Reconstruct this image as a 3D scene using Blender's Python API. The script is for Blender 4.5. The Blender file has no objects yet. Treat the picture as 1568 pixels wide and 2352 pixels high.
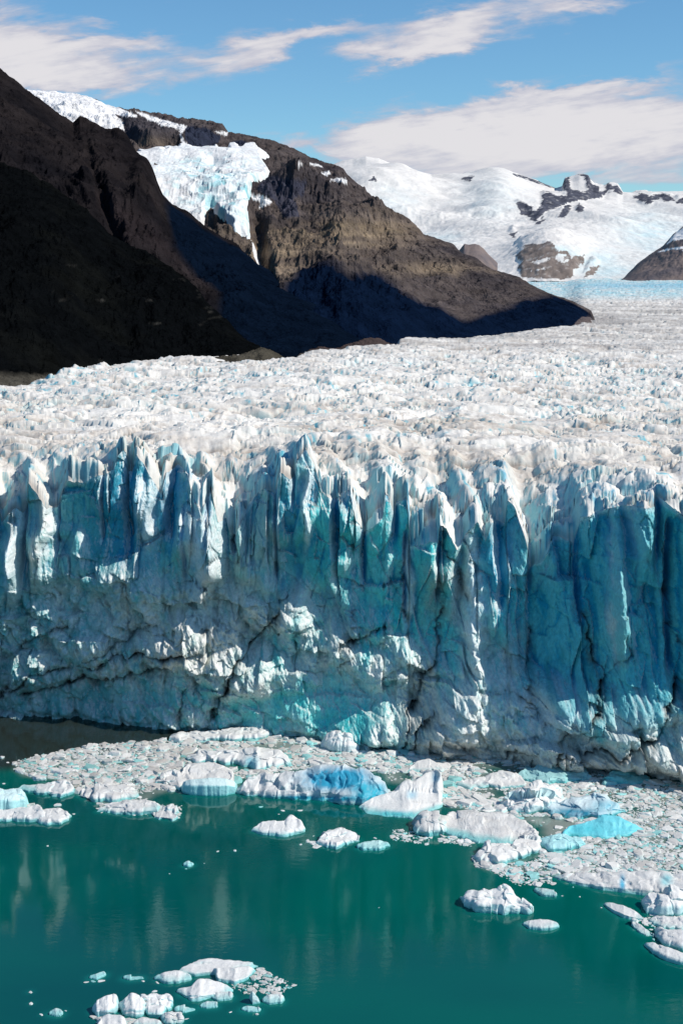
import bpy, bmesh, math, random
import numpy as np
from mathutils import Vector

# ------------------------------------------------------------ camera, world, sun, exposure
F_PX = 50.0 / 36.0 * 2352.0          # layout units: a 1568 x 2352 picture
H = 110.0                             # eye height above the lake
PITCH = math.atan(576.0 / F_PX)
cp, sp = math.cos(PITCH), math.sin(PITCH)
scene = bpy.context.scene
COL = scene.collection
cam_d = bpy.data.cameras.new('camera'); cam = bpy.data.objects.new('camera', cam_d); COL.objects.link(cam)
cam.location = (0, 0, H); cam.rotation_euler = (math.pi/2 - PITCH, 0, 0)
cam_d.sensor_fit = 'VERTICAL'; cam_d.sensor_height = 36; cam_d.lens = 50
cam_d.clip_start = 1; cam_d.clip_end = 60000
scene.camera = cam

SUN = Vector((0.70, -0.165, 0.70)).normalized()      # towards the sun: high, from the right and a little behind the ice
sun_el = math.asin(SUN.z); sun_az = math.atan2(SUN.x, SUN.y)
sd = bpy.data.lights.new('sun', 'SUN'); sd.energy = 4.1; sd.angle = math.radians(0.5); sd.color = (1.0, 0.94, 0.86)
so = bpy.data.objects.new('sun', sd); COL.objects.link(so)
so.rotation_euler = (-SUN).to_track_quat('-Z', 'Y').to_euler()
scene.view_settings.view_transform = 'Standard'; scene.view_settings.look = 'None'
scene.view_settings.gamma = 1; scene.view_settings.use_curve_mapping = False
scene.view_settings.exposure = 0.12
scene.cycles.max_bounces = 5; scene.cycles.diffuse_bounces = 3; scene.cycles.glossy_bounces = 2

class NT:
    """small helper round a node tree"""
    def __init__(s, t): s.t = t; s.n = t.nodes; s.l = t.links
    def new(s, typ, **k):
        n = s.n.new(typ)
        for a, b in k.items(): setattr(n, a, b)
        return n
    def put(s, sock, v):
        if isinstance(v, bpy.types.NodeSocket): s.l.new(v, sock)
        elif v is not None: sock.default_value = v
    def m(s, op, a, b=None, c=None, clamp=False):
        n = s.new('ShaderNodeMath', operation=op, use_clamp=clamp)
        s.put(n.inputs[0], a); s.put(n.inputs[1], b); s.put(n.inputs[2], c); return n.outputs[0]
    def mix(s, f, a, b, blend='MIX'):
        n = s.new('ShaderNodeMix', data_type='RGBA', blend_type=blend)
        s.put(n.inputs[0], f); s.put(n.inputs[6], a); s.put(n.inputs[7], b); return n.outputs[2]
    def noise(s, vec, scale, detail=4, rough=.5, dist=0):
        n = s.new('ShaderNodeTexNoise'); s.put(n.inputs['Vector'], vec)
        n.inputs['Scale'].default_value = scale; n.inputs['Detail'].default_value = detail
        n.inputs['Roughness'].default_value = rough; n.inputs['Distortion'].default_value = dist
        return n.outputs['Fac']
    def mapr(s, v, a, b, c=0., d=1., smooth=True):
        n = s.new('ShaderNodeMapRange'); n.interpolation_type = 'SMOOTHSTEP' if smooth else 'LINEAR'
        s.put(n.inputs[0], v)
        for i, q in enumerate((a, b, c, d)): n.inputs[i+1].default_value = q
        return n.outputs[0]

def ray(x, y):
    x = np.asarray(x, float); y = np.asarray(y, float)
    px = (x - 784) / F_PX; py = (1176 - y) / F_PX
    return px, cp + py*sp, -sp + py*cp
def az_el(x, y):
    a, b, c = ray(x, y); return a/b, c/b           # X/Y and dZ/Y
def project(P):
    X, Y, Z = P[..., 0], P[..., 1], P[..., 2] - H
    d = np.maximum(Y*cp - Z*sp, 1e-3)
    return 784 + F_PX*X/d, 1176 - F_PX*(Y*sp + Z*cp)/d
def ground(x, y, z=0.):
    a, e = az_el(x, y); Y = (z - H)/e; return a*Y, Y

# world: Nishita sky with streaky clouds
world = bpy.data.worlds.new('World'); scene.world = world; world.use_nodes = True
w = NT(world.node_tree); w.n.clear()
sky = w.new('ShaderNodeTexSky', sky_type='NISHITA'); sky.sun_disc = False
sky.sun_elevation = sun_el; sky.sun_rotation = sun_az; sky.altitude = 1500; sky.dust_density = 0.3; sky.ozone_density = 2.0
tc = w.new('ShaderNodeTexCoord'); sx = w.new('ShaderNodeSeparateXYZ'); w.l.new(tc.outputs['Generated'], sx.inputs[0])
ya = w.m('MAXIMUM', w.m('ABSOLUTE', sx.outputs[1]), .05)
cu = w.m('DIVIDE', sx.outputs[0], ya); cv = w.m('DIVIDE', sx.outputs[2], ya)
cmb = w.new('ShaderNodeCombineXYZ'); w.put(cmb.inputs[0], cu); w.put(cmb.inputs[1], w.m('MULTIPLY', cv, 3.0))
wx = w.m('MULTIPLY', w.m('SUBTRACT', w.noise(cmb.outputs[0], 11, 6, .55), .5), .13)
wy = w.m('MULTIPLY', w.m('SUBTRACT', w.noise(cmb.outputs[0], 13.3, 6, .6, .4), .5), .052)
cu2 = w.m('ADD', cu, wx); cv2 = w.m('ADD', cv, wy)
CLOUDS = [  # x, y, half-width, half-height (layout px), tilt, weight
 (20, 120, 230, 62, .06, 1.25), (250, 97, 150, 26, -.02, .9), (150, 185, 270, 36, .02, 1.15), (20, 60, 120, 60, .0, .7), (190, 42, 40, 10, .1, .5),
 (520, 130, 130, 34, -.10, 1.0), (690, 85, 150, 30, -.12, 1.1), (880, 130, 110, 24, -.22, .9), (1080, 60, 190, 44, -.10, 1.2), (1000, 95, 120, 40, -.2, .6),
 (1350, 5, 170, 22, 0, .8), (880, 310, 160, 24, .02, .7), (1130, 285, 300, 60, -.08, 1.2), (1470, 295, 280, 76, -.04, 1.25), (1330, 200, 190, 17, -.16, .9),
 (1250, 345, 430, 46, .0, .55), (1000, 345, 260, 60, .0, .7), (720, 335, 90, 14, .1, .45), (1050, 400, 300, 26, .0, .5), (1480, 405, 260, 26, 0, .5),
 (-600, 200, 400, 90, -.1, 1.0), (2300, 160, 400, 80, .05, 1.0), (2900, 330, 500, 60, 0, 1.)]
acc = None
for (x, y, rw, rh, tilt, wt) in CLOUDS:
    a, e = az_el(x, y); a = float(a); e = float(e)
    du = w.m('SUBTRACT', cu2, a); dv = w.m('SUBTRACT', cv2, e)
    dv = w.m('ADD', dv, w.m('MULTIPLY', du, tilt))
    q = w.m('ADD', w.m('POWER', w.m('ABSOLUTE', w.m('DIVIDE', du, rw/F_PX)), 2.0), w.m('POWER', w.m('ABSOLUTE', w.m('DIVIDE', dv, rh/F_PX)), 2.0))
    g = w.m('MULTIPLY', w.m('POWER', 2.718, w.m('MULTIPLY', q, -1.0)), wt)
    acc = g if acc is None else w.m('ADD', acc, g)
dn = w.noise(cmb.outputs[0], 22, 7, .6, .5)
fine = w.noise(cmb.outputs[0], 60, 5, .6)
cst = w.new('ShaderNodeCombineXYZ'); w.put(cst.inputs[0], w.m('MULTIPLY', cu, 1.0)); w.put(cst.inputs[1], w.m('MULTIPLY', w.m('ADD', cv, w.m('MULTIPLY', cu, -.16)), 7.0))
acc = w.m('ADD', acc, w.m('MULTIPLY', w.m('SUBTRACT', w.noise(cst.outputs[0], 16, 7, .62, .3), .5), 1.1))
dens = w.m('ADD', acc, w.m('ADD', w.m('MULTIPLY', w.m('SUBTRACT', dn, .5), 1.0), w.m('MULTIPLY', w.m('SUBTRACT', fine, .5), .3)))
cm = w.mapr(dens, .26, 1.12, 0, .95)
shade = w.mapr(w.m('ADD', dens, w.m('MULTIPLY', w.m('SUBTRACT', w.noise(cst.outputs[0], 30, 6, .6), .5), 1.6)), .5, 1.8, 0., 1.)
ccol = w.mix(shade, (4.5, 4.55, 5.4, 1), (6.9, 6.65, 6.8, 1))
front = w.m('GREATER_THAN', sx.outputs[1], 0.0); up = w.m('GREATER_THAN', sx.outputs[2], 0.0)
cmf = w.m('MULTIPLY', w.m('MULTIPLY', cm, front), up)
skyt = w.mix(1.0, sky.outputs[0], (0.62, 0.93, 1.06, 1), 'MULTIPLY')
bg = w.new('ShaderNodeBackground'); w.put(bg.inputs[0], w.mix(cmf, skyt, ccol)); bg.inputs[1].default_value = 0.105
wo = w.new('ShaderNodeOutputWorld'); w.l.new(bg.outputs[0], wo.inputs[0])

# ------------------------------------------------------------ numpy noise
def hsh(ix, iy, iz, seed):
    n = (ix.astype(np.int64)*374761393 + iy.astype(np.int64)*668265263 + iz*2147483647 + seed*1274126177) & 0xffffffff
    n = ((n ^ (n >> 13))*1274126177) & 0xffffffff
    n = ((n ^ (n >> 16))*2246822519) & 0xffffffff
    return ((n ^ (n >> 15)) & 0xffffff)/float(0xffffff)
def noise2(x, y, seed=0):
    ix = np.floor(x); iy = np.floor(y); fx = x-ix; fy = y-iy
    ux = fx*fx*fx*(fx*(fx*6-15)+10); uy = fy*fy*fy*(fy*(fy*6-15)+10)
    def g(dx, dy):
        t = hsh(ix+dx, iy+dy, 1, seed)*6.28318
        return np.cos(t)*(fx-dx)+np.sin(t)*(fy-dy)
    a = g(0, 0); b = g(1, 0); c = g(0, 1); d = g(1, 1)
    return 1.4*((a+(b-a)*ux)*(1-uy)+(c+(d-c)*ux)*uy)      # about -1..1
def fbm(x, y, oct=4, seed=0, rough=.5, ridged=False):
    s = 0; a = 1.; t = 0
    for i in range(oct):
        n = noise2(x*2.03**i, y*2.03**i, seed+i*17)
        if ridged: n = 1-2*np.abs(n)
        s = s+a*n; t += a; a *= rough
    return s/t
def env_planes(x, y, seed=0, grad=.6, curv=.9, hh=.5, k=1):
    """upper envelope of one tilted, curved plane per jittered cell: chiselled convex blocks with sharp creases"""
    ix = np.floor(x); iy = np.floor(y); best = np.full(x.shape, -1e9); cid = np.zeros(x.shape)
    for dx in range(-k, k+1):
        for dy in range(-k, k+1):
            cx = ix+dx; cy = iy+dy
            px = cx+hsh(cx, cy, 2, seed); py = cy+hsh(cx, cy, 3, seed)
            gx = (hsh(cx, cy, 4, seed)-.5)*2*grad; gy = (hsh(cx, cy, 5, seed)-.5)*2*grad
            q = hsh(cx, cy, 6, seed)
            ddx = x-px; ddy = y-py
            v = q*hh+gx*ddx+gy*ddy-curv*(ddx*ddx+ddy*ddy)
            m = v > best; best = np.where(m, v, best); cid = np.where(m, q, cid)
    return best, cid
def sstep(a, b, x):
    t = np.clip((x-a)/(b-a), 0, 1); return t*t*(3-2*t)
def lerp(a, b, t): return a+(b-a)*t
def mixc(c, d, m): return c*(1-m[..., None])+np.asarray(d)*m[..., None]
def pip(x, y, poly):
    ins = np.zeros(x.shape, bool); n = len(poly)
    for i in range(n):
        x1, y1 = poly[i]; x2, y2 = poly[(i+1) % n]
        if y1 == y2: continue
        c = ((y1 > y) != (y2 > y)) & (x < (x2-x1)*(y-y1)/(y2-y1)+x1)
        ins ^= c
    return ins
def seg_dist(x, y, pts):
    d = np.full(x.shape, 1e9)
    for (x1, y1), (x2, y2) in zip(pts[:-1], pts[1:]):
        vx, vy = x2-x1, y2-y1; t = np.clip(((x-x1)*vx+(y-y1)*vy)/(vx*vx+vy*vy+1e-9), 0, 1)
        d = np.minimum(d, np.hypot(x-x1-t*vx, y-y1-t*vy))
    return d
def blur(a, k):
    """box blur of radius k both ways"""
    for ax in (0, 1):
        p = np.pad(a, [(k+1, k) if i == ax else (0, 0) for i in range(2)], mode='edge')
        c = np.cumsum(p, axis=ax); n = a.shape[ax]
        hi = np.take(c, np.arange(2*k+1, 2*k+1+n), axis=ax); lo = np.take(c, np.arange(0, n), axis=ax)
        a = (hi-lo)/(2*k+1)
    return a
def normals(P):
    du = np.gradient(P, axis=1); dv = np.gradient(P, axis=0)
    n = np.cross(du, dv); n /= np.linalg.norm(n, axis=-1, keepdims=True)+1e-12
    return n

# ------------------------------------------------------------ mesh helpers
def tag(o, label=None, cat=None, group=None, kind=None):
    if label: o['label'] = label
    if cat: o['category'] = cat
    if group: o['group'] = group
    if kind: o['kind'] = kind
    return o
def make_mesh(name, V, faces, cols, mat, smooth=True):
    """V (n,3); faces (m,k) same k; cols (n,3)"""
    me = bpy.data.meshes.new(name); k = faces.shape[1]; m = len(faces)
    me.vertices.add(len(V)); me.vertices.foreach_set('co', np.ascontiguousarray(V, dtype=np.float32).ravel())
    me.loops.add(m*k); me.loops.foreach_set('vertex_index', faces.astype(np.int32).ravel())
    me.polygons.add(m); me.polygons.foreach_set('loop_start', np.arange(0, m*k, k, dtype=np.int32))
    me.polygons.foreach_set('loop_total', np.full(m, k, dtype=np.int32))
    me.polygons.foreach_set('use_smooth', np.full(m, smooth, dtype=bool))
    me.update(calc_edges=True)
    if cols is not None:
        at = me.attributes.new('Col', 'FLOAT_COLOR', 'POINT')
        c4 = np.ones((len(V), 4), np.float32); c4[:, :3] = cols
        at.data.foreach_set('color', c4.ravel())
    me.materials.append(mat)
    return me
def add_obj(name, me, parent=None):
    o = bpy.data.objects.new(name, me); COL.objects.link(o)
    if parent: o.parent = parent
    return o
def grid_faces(nr, nc, mask=None):
    i = np.arange(nr*nc).reshape(nr, nc)
    f = np.stack([i[:-1, :-1], i[:-1, 1:], i[1:, 1:], i[1:, :-1]], -1).reshape(-1, 4)
    if mask is not None: f = f[mask[:-1, :-1].ravel()]
    return f
def grid_obj(name, P, C, mat, parent=None, mask=None, smooth=True):
    nr, nc = P.shape[:2]
    f = grid_faces(nr, nc, mask); V = P.reshape(-1, 3); c = C.reshape(-1, 3)
    if mask is not None:
        used, inv = np.unique(f.ravel(), return_inverse=True); f = inv.reshape(-1, 4); V = V[used]; c = c[used]
    return add_obj(name, make_mesh(name, V, f, c, mat, smooth), parent)

def vmat(name, rough=.6, spec=.3, bumps=((3., .3, .15),), var=.15, vscale=2., squash=(1, 1, 1), coat=0, rand=0, fleck=None):
    """painted albedo times fine noise, with bump layers (scale, strength, metres)"""
    m = bpy.data.materials.new(name); m.use_nodes = True; t = NT(m.node_tree); t.n.clear()
    b = t.new('ShaderNodeBsdfPrincipled'); o = t.new('ShaderNodeOutputMaterial'); t.l.new(b.outputs[0], o.inputs[0])
    b.inputs['Roughness'].default_value = rough; b.inputs['Specular IOR Level'].default_value = spec
    if coat: b.inputs['Coat Weight'].default_value = coat; b.inputs['Coat Roughness'].default_value = .15
    at = t.new('ShaderNodeAttribute', attribute_name='Col')
    g = t.new('ShaderNodeNewGeometry'); mp = t.new('ShaderNodeMapping'); t.l.new(g.outputs['Position'], mp.inputs[0])
    mp.inputs['Scale'].default_value = squash; P = mp.outputs[0]
    nz = t.noise(P, vscale, 6, .65); v = t.mapr(nz, .25, .75, 1-var, 1+var, False)
    c = t.mix(1.0, at.outputs['Color'], v, 'MULTIPLY')
    if fleck:
        sc, th, fc, am = fleck
        c = t.mix(t.m('MULTIPLY', t.mapr(t.noise(P, sc, 5, .65, .3), th, th+.12), am), c, fc)
    if rand:
        oi = t.new('ShaderNodeObjectInfo'); c = t.mix(1.0, c, t.mapr(oi.outputs['Random'], 0, 1, 1-rand, 1+rand*.4, False), 'MULTIPLY')
    t.put(b.inputs['Base Color'], c)
    prev = None
    for (sc, st, dist) in bumps:
        bp = t.new('ShaderNodeBump'); bp.inputs['Strength'].default_value = st; bp.inputs['Distance'].default_value = dist
        t.put(bp.inputs['Height'], t.noise(P, sc, 5, .6, .2))
        if prev is not None: t.l.new(prev, bp.inputs['Normal'])
        prev = bp.outputs[0]
    if prev is not None: t.l.new(prev, b.inputs['Normal'])
    return m

M_FACE = vmat('glacier ice', .5, .35, ((.7, .6, .5), (2.6, .9, .28), (8., .7, .07)), .26, 1.4, (1, 1, .7))
M_TOP = vmat('weathered ice crust', .75, .2, ((.35, .35, .6), (1.6, .5, .16)), .13, .6)
M_FAR = vmat('snow and rock', .8, .1, ((.012, .35, 16.), (.05, .4, 5.)), .12, .02)
M_ROCK = vmat('mountain rock', 1., .0, ((.03, .8, 12.), (.11, .9, 4.5), (.4, .7, 1.2)), .42, .06)
M_WOOD = vmat('dark wooded slope', 1., .0, ((.06, .8, 8.), (.3, .9, 3.)), .5, .12)
M_HANG = vmat('hanging glacier ice', .7, .2, ((.05, .4, 4.), (.2, .6, 2.0)), .14, .12)
M_FLOE = vmat('floating ice', .5, .35, ((1.3, .5, .22), (5., .6, .07)), .10, 2.5, rand=.10)
M_BRASH = vmat('brash ice', .6, .3, ((3., .5, .08),), .12, 3.)

# ------------------------------------------------------------ glacier: front wall and the field behind it
def c3(x, y): return (x*.5038, 992+y*.5038)
def c4(x, y): return (781+x*.502, 1010+y*.502)
BASE = [(-900, 1560), (-300, 1610), (0, 1632), (100, 1638), (300, 1655), (520, 1674), (700, 1690), (950, 1712), (1250, 1737), (1400, 1757), (1568, 1783), (1900, 1830), (2500, 1900)]
bX, bY = ground([p[0] for p in BASE], [p[1] for p in BASE])
def base_Y(X): return np.interp(X, bX, bY)
SB = [(-900, 12), (0, 7), (300, 9), (600, 13), (800, 13), (950, 15), (1200, 15), (1350, 12), (1568, 10), (2400, 14)]
def setback(X): return np.interp(X, [ground(a, 1700)[0] for a, b in SB], [b for a, b in SB])
def crest_Y(X): return base_Y(X)+setback(X)
C3 = [(0, 200), (8, 215), (14, 350), (30, 400), (60, 362), (90, 330), (120, 362), (145, 290), (155, 215), (175, 240), (200, 268), (240, 330), (280, 330), (300, 250), (325, 208), (365, 215), (400, 220), (440, 190), (500, 180), (530, 160), (548, 100), (570, 78), (582, 90), (590, 165), (610, 175), (622, 120), (635, 95), (665, 130), (700, 185), (738, 255), (752, 270), (765, 180), (810, 155), (840, 160), (868, 185), (890, 270), (915, 300), (940, 330), (965, 250), (975, 215), (990, 300), (1010, 385), (1040, 372), (1060, 430), (1078, 445), (1110, 390), (1150, 310), (1180, 268), (1215, 240), (1258, 262), (1272, 200), (1285, 158), (1330, 190), (1343, 190), (1352, 130), (1375, 95), (1395, 68), (1430, 130), (1470, 260), (1525, 290), (1545, 260)]
C4 = [(0, 262), (30, 225), (48, 222), (70, 330), (110, 392), (172, 340), (190, 325), (203, 230), (215, 235), (240, 312), (256, 265), (285, 262), (297, 240), (305, 300), (312, 460), (345, 450), (400, 422), (432, 432), (440, 350), (470, 368), (520, 470), (540, 445), (580, 372), (612, 345), (650, 425), (665, 385), (680, 360), (745, 372), (755, 270), (762, 268), (785, 290), (830, 430), (855, 562), (900, 535), (960, 432), (1010, 440), (1060, 462), (1078, 400), (1085, 342), (1150, 325), (1250, 290), (1340, 284), (1420, 292), (1440, 255), (1500, 292), (1568, 352)]
crest = [(-700, 1100), (-500, 1060), (-350, 1120), (-200, 1080), (-120, 1130), (-60, 1090)] + [c3(*p) for p in C3] + [c4(*p) for p in C4 if c4(*p)[0] > 775] + [(1610, 1230), (1680, 1190), (1760, 1240), (1900, 1200), (2100, 1260), (2300, 1220)]
cx = []; cz = []
for (x, y) in crest:
    a, e = az_el(x, y); Yc = 350.
    for _ in range(6): Yc = float(crest_Y(a*Yc))
    cx.append(float(a*Yc)); cz.append(float(H+e*Yc))
cx, cz = np.array(cx), np.array(cz); o_ = np.argsort(cx); cx, cz = cx[o_], cz[o_]
def zsurf(X, Y):
    return 62.5 - sstep(0, 90, X)*1.5 + 0*Y
XF = np.concatenate([np.linspace(-230, -90, 160, endpoint=False), np.linspace(-90, 90, 1100, endpoint=False), np.linspace(90, 260, 180)])
NC = len(XF)
zc = np.interp(XF, cx, cz) + fbm(XF*.6, XF*0+3, 4, 5, .6)*.55 + fbm(XF*2.5, XF*0+9, 3, 51, .6)*.25
NR = 380
v = np.linspace(0, 1, NR)[:, None]; X = np.repeat(XF[None], NR, 0)
Z = -2.0 + v*(zc[None]+2.0)
sb = setback(XF)[None]
# straight upper wall over an apron of slumped ice
apron = sstep(0, .5, v)*.72
prof = apron + .28*sstep(.45, 1.0, v)
Yb = base_Y(XF)[None] + sb*prof
P0 = np.stack([X, Yb, Z], -1); sxp, syp = project(P0)       # where each point stands, in layout units
wx_ = fbm(X*.09, Z*.09, 4, 11)*14; wy_ = fbm(X*.09, Z*.09, 4, 12)*14
qx = sxp + wx_*1.6; qy = syp + wy_*1.6
def blob(x, y, rx, ry, p=2.): return np.exp(-(((np.abs(qx-x)/rx)**p)+((np.abs(qy-y)/ry)**p)))
# where the wall is fluted (columns), rubbly (blocks) or smooth
fl_top = np.interp(sxp, [0, 150, 300, 420, 560, 700, 900, 1000, 1100, 1180, 1300, 1400, 1568], [1400, 1290, 1300, 1320, 1330, 1400, 1430, 1500, 1440, 1500, 1620, 1620, 1600])
flute = 1 - sstep(-40, 45, syp+wy_*2-fl_top)
smooth_r = sstep(1110, 1220, sxp+wx_*3)*sstep(60, -40, syp-fl_top)
# columns at two sizes, drifting a little sideways as they fall
du = fbm(X*.05, Z*.03, 3, 21)*3.0
Xo = X; X = X + 4.5*fbm(X*.055, Z*.006, 3, 22) + 1.2*fbm(X*.2, Z*.03, 2, 23)
col1, id1 = env_planes((X+du)/4.4, Z/40.+7, 31, 1.7, .45, 1.1)
col2, id2 = env_planes((X+du*1.5)/1.9, Z/18.+3, 32, 1.5, .5, .8)
col3, id3 = env_planes((X+du)/.9, Z/7., 34, 1.4, .5, .7)
slab, isl = env_planes((X+.30*Z)/8.5, (Z-.2*X)/17., 35, 1.3, .45, .8)
slab2, isl2 = env_planes((X-.22*Z)/3.4, (Z+.4*X)/7.5, 36, 1.3, .45, .8); X = Xo
blk1, ib1 = env_planes((X+wx_*.25)/6.5+Z*.03, (Z+wy_*.2)/5.0, 41, 1.3, .4, .8)
blk2, ib2 = env_planes((X+wx_*.1)/2.6+.25*blk1, (Z*.8+X*.35)/2.6, 42, 1.3, .4, .8)
blk3, ib3 = env_planes(X/1.0+.3*blk2, (Z-X*.3)/1.1, 43, 1.2, .5, .7)
sc1, is1 = env_planes((X+du)/9., Z/26., 45, .5, 1.1, .7)
sc2, is2 = env_planes((X+du)/3.6, Z/13.+X*.02, 46, .7, 1.0, .6)
cmod = np.clip(.65+1.9*fbm(X*.06, Z*.05, 3, 24), .12, 1.35)
W = flute*(1-smooth_r)*(cmod*(3.6*col1+1.5*col2+.55*col3-2.6)+2.0*slab+1.3*slab2-1.4)
W = W + smooth_r*(1.8*slab2-.6)+smooth_r*(-4.6*sc1 - 2.0*sc2 + 1.9*col1 + .8*col2 + .9*fbm(X*.35+Z*.1, Z*.12, 4, 52, .6, True))
calm = np.clip(blob(760, 1600, 200, 60)+blob(200, 1600, 160, 40)*.7+blob(640, 1640, 120, 40)+blob(1010, 1420, 90, 60)*.7, 0, 1)
W = W + (1-flute)*(1-.6*calm)*(3.3*blk1+1.9*blk2+.7*blk3-2.5 + 1.8*fbm(X*.1, Z*.1, 4, 47) + 1.6*fbm(X*.22+Z*.12, Z*.06-X*.05, 4, 50, .6, True))
W = W + (flute*(1-smooth_r)*.9+smooth_r*.6)*((isl-.5)*2.2+(isl2-.5)*1.2) + (1-flute)*(1-.6*calm)*((ib1-.5)*2.0+(ib2-.5)*1.1)
W = W + .45*fbm(X*.7, Z*.4, 4, 48, .6) + .20*fbm(X*2.2, Z*1.2, 3, 49, .6)
# traced clefts: (x, y0, y1, half width px, depth m)
CLEFT = [c3(130, 360)+(c3(0, 680)[1], 4, 2.6), c3(15, 200)+(c3(0, 420)[1], 3, 2.2), c3(285, 330)+(c3(0, 600)[1], 3, 1.5), c3(485, 200)+(c3(0, 520)[1], 4, 2.0), c3(600, 180)+(c3(0, 600)[1], 9, 3.0), c3(800, 190)+(c3(0, 500)[1], 14, 4.0),
 c3(855, 400)+(c3(0, 700)[1], 5, 2.2), c3(960, 230)+(c3(0, 560)[1], 5, 2.2), c3(1078, 440)+(c3(0, 590)[1], 6, 3.), c3(1262, 250)+(c3(0, 700)[1], 4, 2.2), c3(1340, 200)+(c3(0, 360)[1], 4, 2.), c3(1525, 280)+(c3(0, 560)[1], 8, 2.6),
 c4(250, 280)+(c4(0, 470)[1], 9, 3.), c4(292, 480)+(c4(0, 830)[1], 5, 3.4), c4(440, 350)+(c4(0, 760)[1], 5, 2.6), c4(720, 380)+(c4(0, 800)[1], 12, 3.6), c4(845, 560)+(c4(0, 720)[1], 8, 2.0), c4(1440, 300)+(c4(0, 560)[1], 10, 3.5), c4(1490, 420)+(c4(0, 1080)[1], 9, 4.0), c4(105, 400)+(c4(0, 700)[1], 6, 2.), c4(1060, 470)+(c4(0, 820)[1], 10, 2.)]
cleft = np.zeros_like(W)
for (x, y0, y1, hw, dp) in CLEFT:
    g = np.exp(-((sxp+wx_*.35-x)/hw)**2)*sstep(y1, y1-50, syp)*sstep(y0-60, y0-20, syp)
    W = W - dp*g; cleft = np.maximum(cleft, g)
# traced ribs and swelling masses: (x, y, rx, ry, metres)
BULGE = [c3(100, 520)+(11, 110, 2.4), c3(215, 430)+(13, 90, 2.6), c3(60, 760)+(22, 50, 2.), c3(690, 380)+(16, 60, 2.8), c3(760, 300)+(8, 50, 2.2), c3(930, 460)+(26, 100, 3.0), c3(860, 420)+(7, 50, 2.),
 c3(960, 640)+(26, 50, 3.), c3(780, 950)+(48, 66, 3.2), c3(900, 870)+(50, 40, 3.), c3(1090, 830)+(44, 30, 2.6), c3(960, 1040)+(60, 60, 3.2), c3(1350, 760)+(36, 46, 4.2), c3(1160, 1100)+(70, 46, 2.8), c3(1400, 300)+(8, 90, 2.4), c3(1520, 560)+(12, 60, 2.),
 c3(480, 640)+(80, 40, 2.4), c3(620, 700)+(60, 40, 2.), c4(10, 960)+(40, 40, 2.2), c4(165, 1050)+(60, 40, 2.6), c4(300, 640)+(10, 110, 2.6), c4(590, 620)+(14, 130, 2.8), c4(500, 560)+(18, 100, 2.4), c4(610, 900)+(18, 80, 4.),
 c4(380, 1000)+(36, 30, 3.2), c4(600, 1080)+(60, 80, 4.2), c4(480, 1230)+(70, 60, 3.2), c4(880, 1160)+(110, 50, 4.5), c4(740, 1300)+(180, 50, 3.2), c4(160, 1290)+(36, 40, 2.6), c4(1250, 1220)+(110, 70, 4.0), c4(1480, 1440)+(60, 40, 3.4), c4(1210, 1400)+(170, 28, 3.6), c4(1240, 560)+(12, 130, 2.6), c4(1350, 400)+(26, 110, 3.2), c4(1220, 780)+(28, 120, 3.)]
for (x, y, rx, ry, am) in BULGE: W = W + 1.4*am*blob(x, y, rx, ry, 2.4)
# dark dirty fractures
CRACKS = [[c3(*p) for p in q] for q in (
 [(0, 1205), (80, 1150), (160, 1100), (300, 1062), (430, 1040), (560, 1012), (640, 990), (720, 985), (830, 985), (920, 960)], [(0, 1010), (120, 960), (220, 890), (330, 860)], [(400, 1020), (540, 950), (640, 890), (700, 860)],
 [(110, 1190), (230, 1150), (380, 1110), (520, 1110), (700, 1075), (760, 1060)], [(975, 1300), (1000, 1180), (1040, 1120), (1100, 1010), (1180, 920), (1240, 840), (1280, 770), (1310, 700)],
 [(830, 1300), (845, 1200), (880, 1120)], [(930, 870), (985, 880), (1020, 820)], [(1080, 440), (1085, 560)])] + [[c4(*p) for p in q] for q in (
 [(20, 890), (80, 882), (150, 852), (200, 842)], [(0, 1040), (40, 950), (30, 890)], [(290, 1390), (305, 1290), (310, 1220), (350, 1120), (400, 1020), (420, 960)], [(320, 1380), (345, 1290), (420, 1190)], [(285, 500), (275, 640), (285, 800)], [(445, 350), (470, 470), (520, 560), (545, 640), (560, 700)],
 [(430, 980), (440, 880), (470, 700), (440, 560)], [(1095, 780), (1115, 880), (1130, 960), (1185, 1050), (1155, 1100), (1150, 1180), (1060, 1240), (1000, 1300), (945, 1370), (965, 1440)],
 [(1180, 1050), (1230, 960), (1320, 940), (1270, 890), (1255, 840)], [(960, 1372), (1080, 1368), (1200, 1362), (1330, 1345), (1440, 1300), (1468, 1180), (1510, 1085), (1580, 1030)], [(740, 1440), (760, 1380), (870, 1370)], [(1480, 400), (1475, 560), (1500, 760), (1530, 900)], [(860, 860), (850, 980), (830, 1080)], [(690, 1080), (760, 1110), (850, 1150), (900, 1230)])]
crk = np.zeros_like(W); crkw = np.zeros_like(W)
jx = sxp+fbm(X*.16, Z*.16, 5, 61, .65)*26; jy = syp+fbm(X*.16, Z*.16, 5, 62, .65)*26; cn = np.clip(.62+1.1*fbm(X*.25, Z*.25, 4, 63, .6), .08, 1)
for i, c in enumerate(CRACKS):
    d = seg_dist(jx, jy, c); big = 1.0 if i in (0, 3, 4, 8, 10, 11, 15, 17) else .6
    crk = np.maximum(crk, np.exp(-(d/(1.2+2.2*cn))**2)*big*cn); crkw = np.maximum(crkw, np.exp(-(d/13.)**2)*big*cn)
W = W - 1.6*crk - .9*crkw
# overhanging foot, melted at the waterline
W = W - 1.6*np.exp(-(Z/1.3)**2)*(1-sstep(900, 1000, sxp))
W = W*sstep(1.02, .97, v*np.ones_like(X))*1. + W*(1-sstep(1.02, .97, v*np.ones_like(X)))
P = np.stack([X, Yb-W, Z], -1)
wall_P = P
N = normals(P); N[N[..., 1] > 0] *= -1
nz_, nx_ = N[..., 2], N[..., 0]
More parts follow.
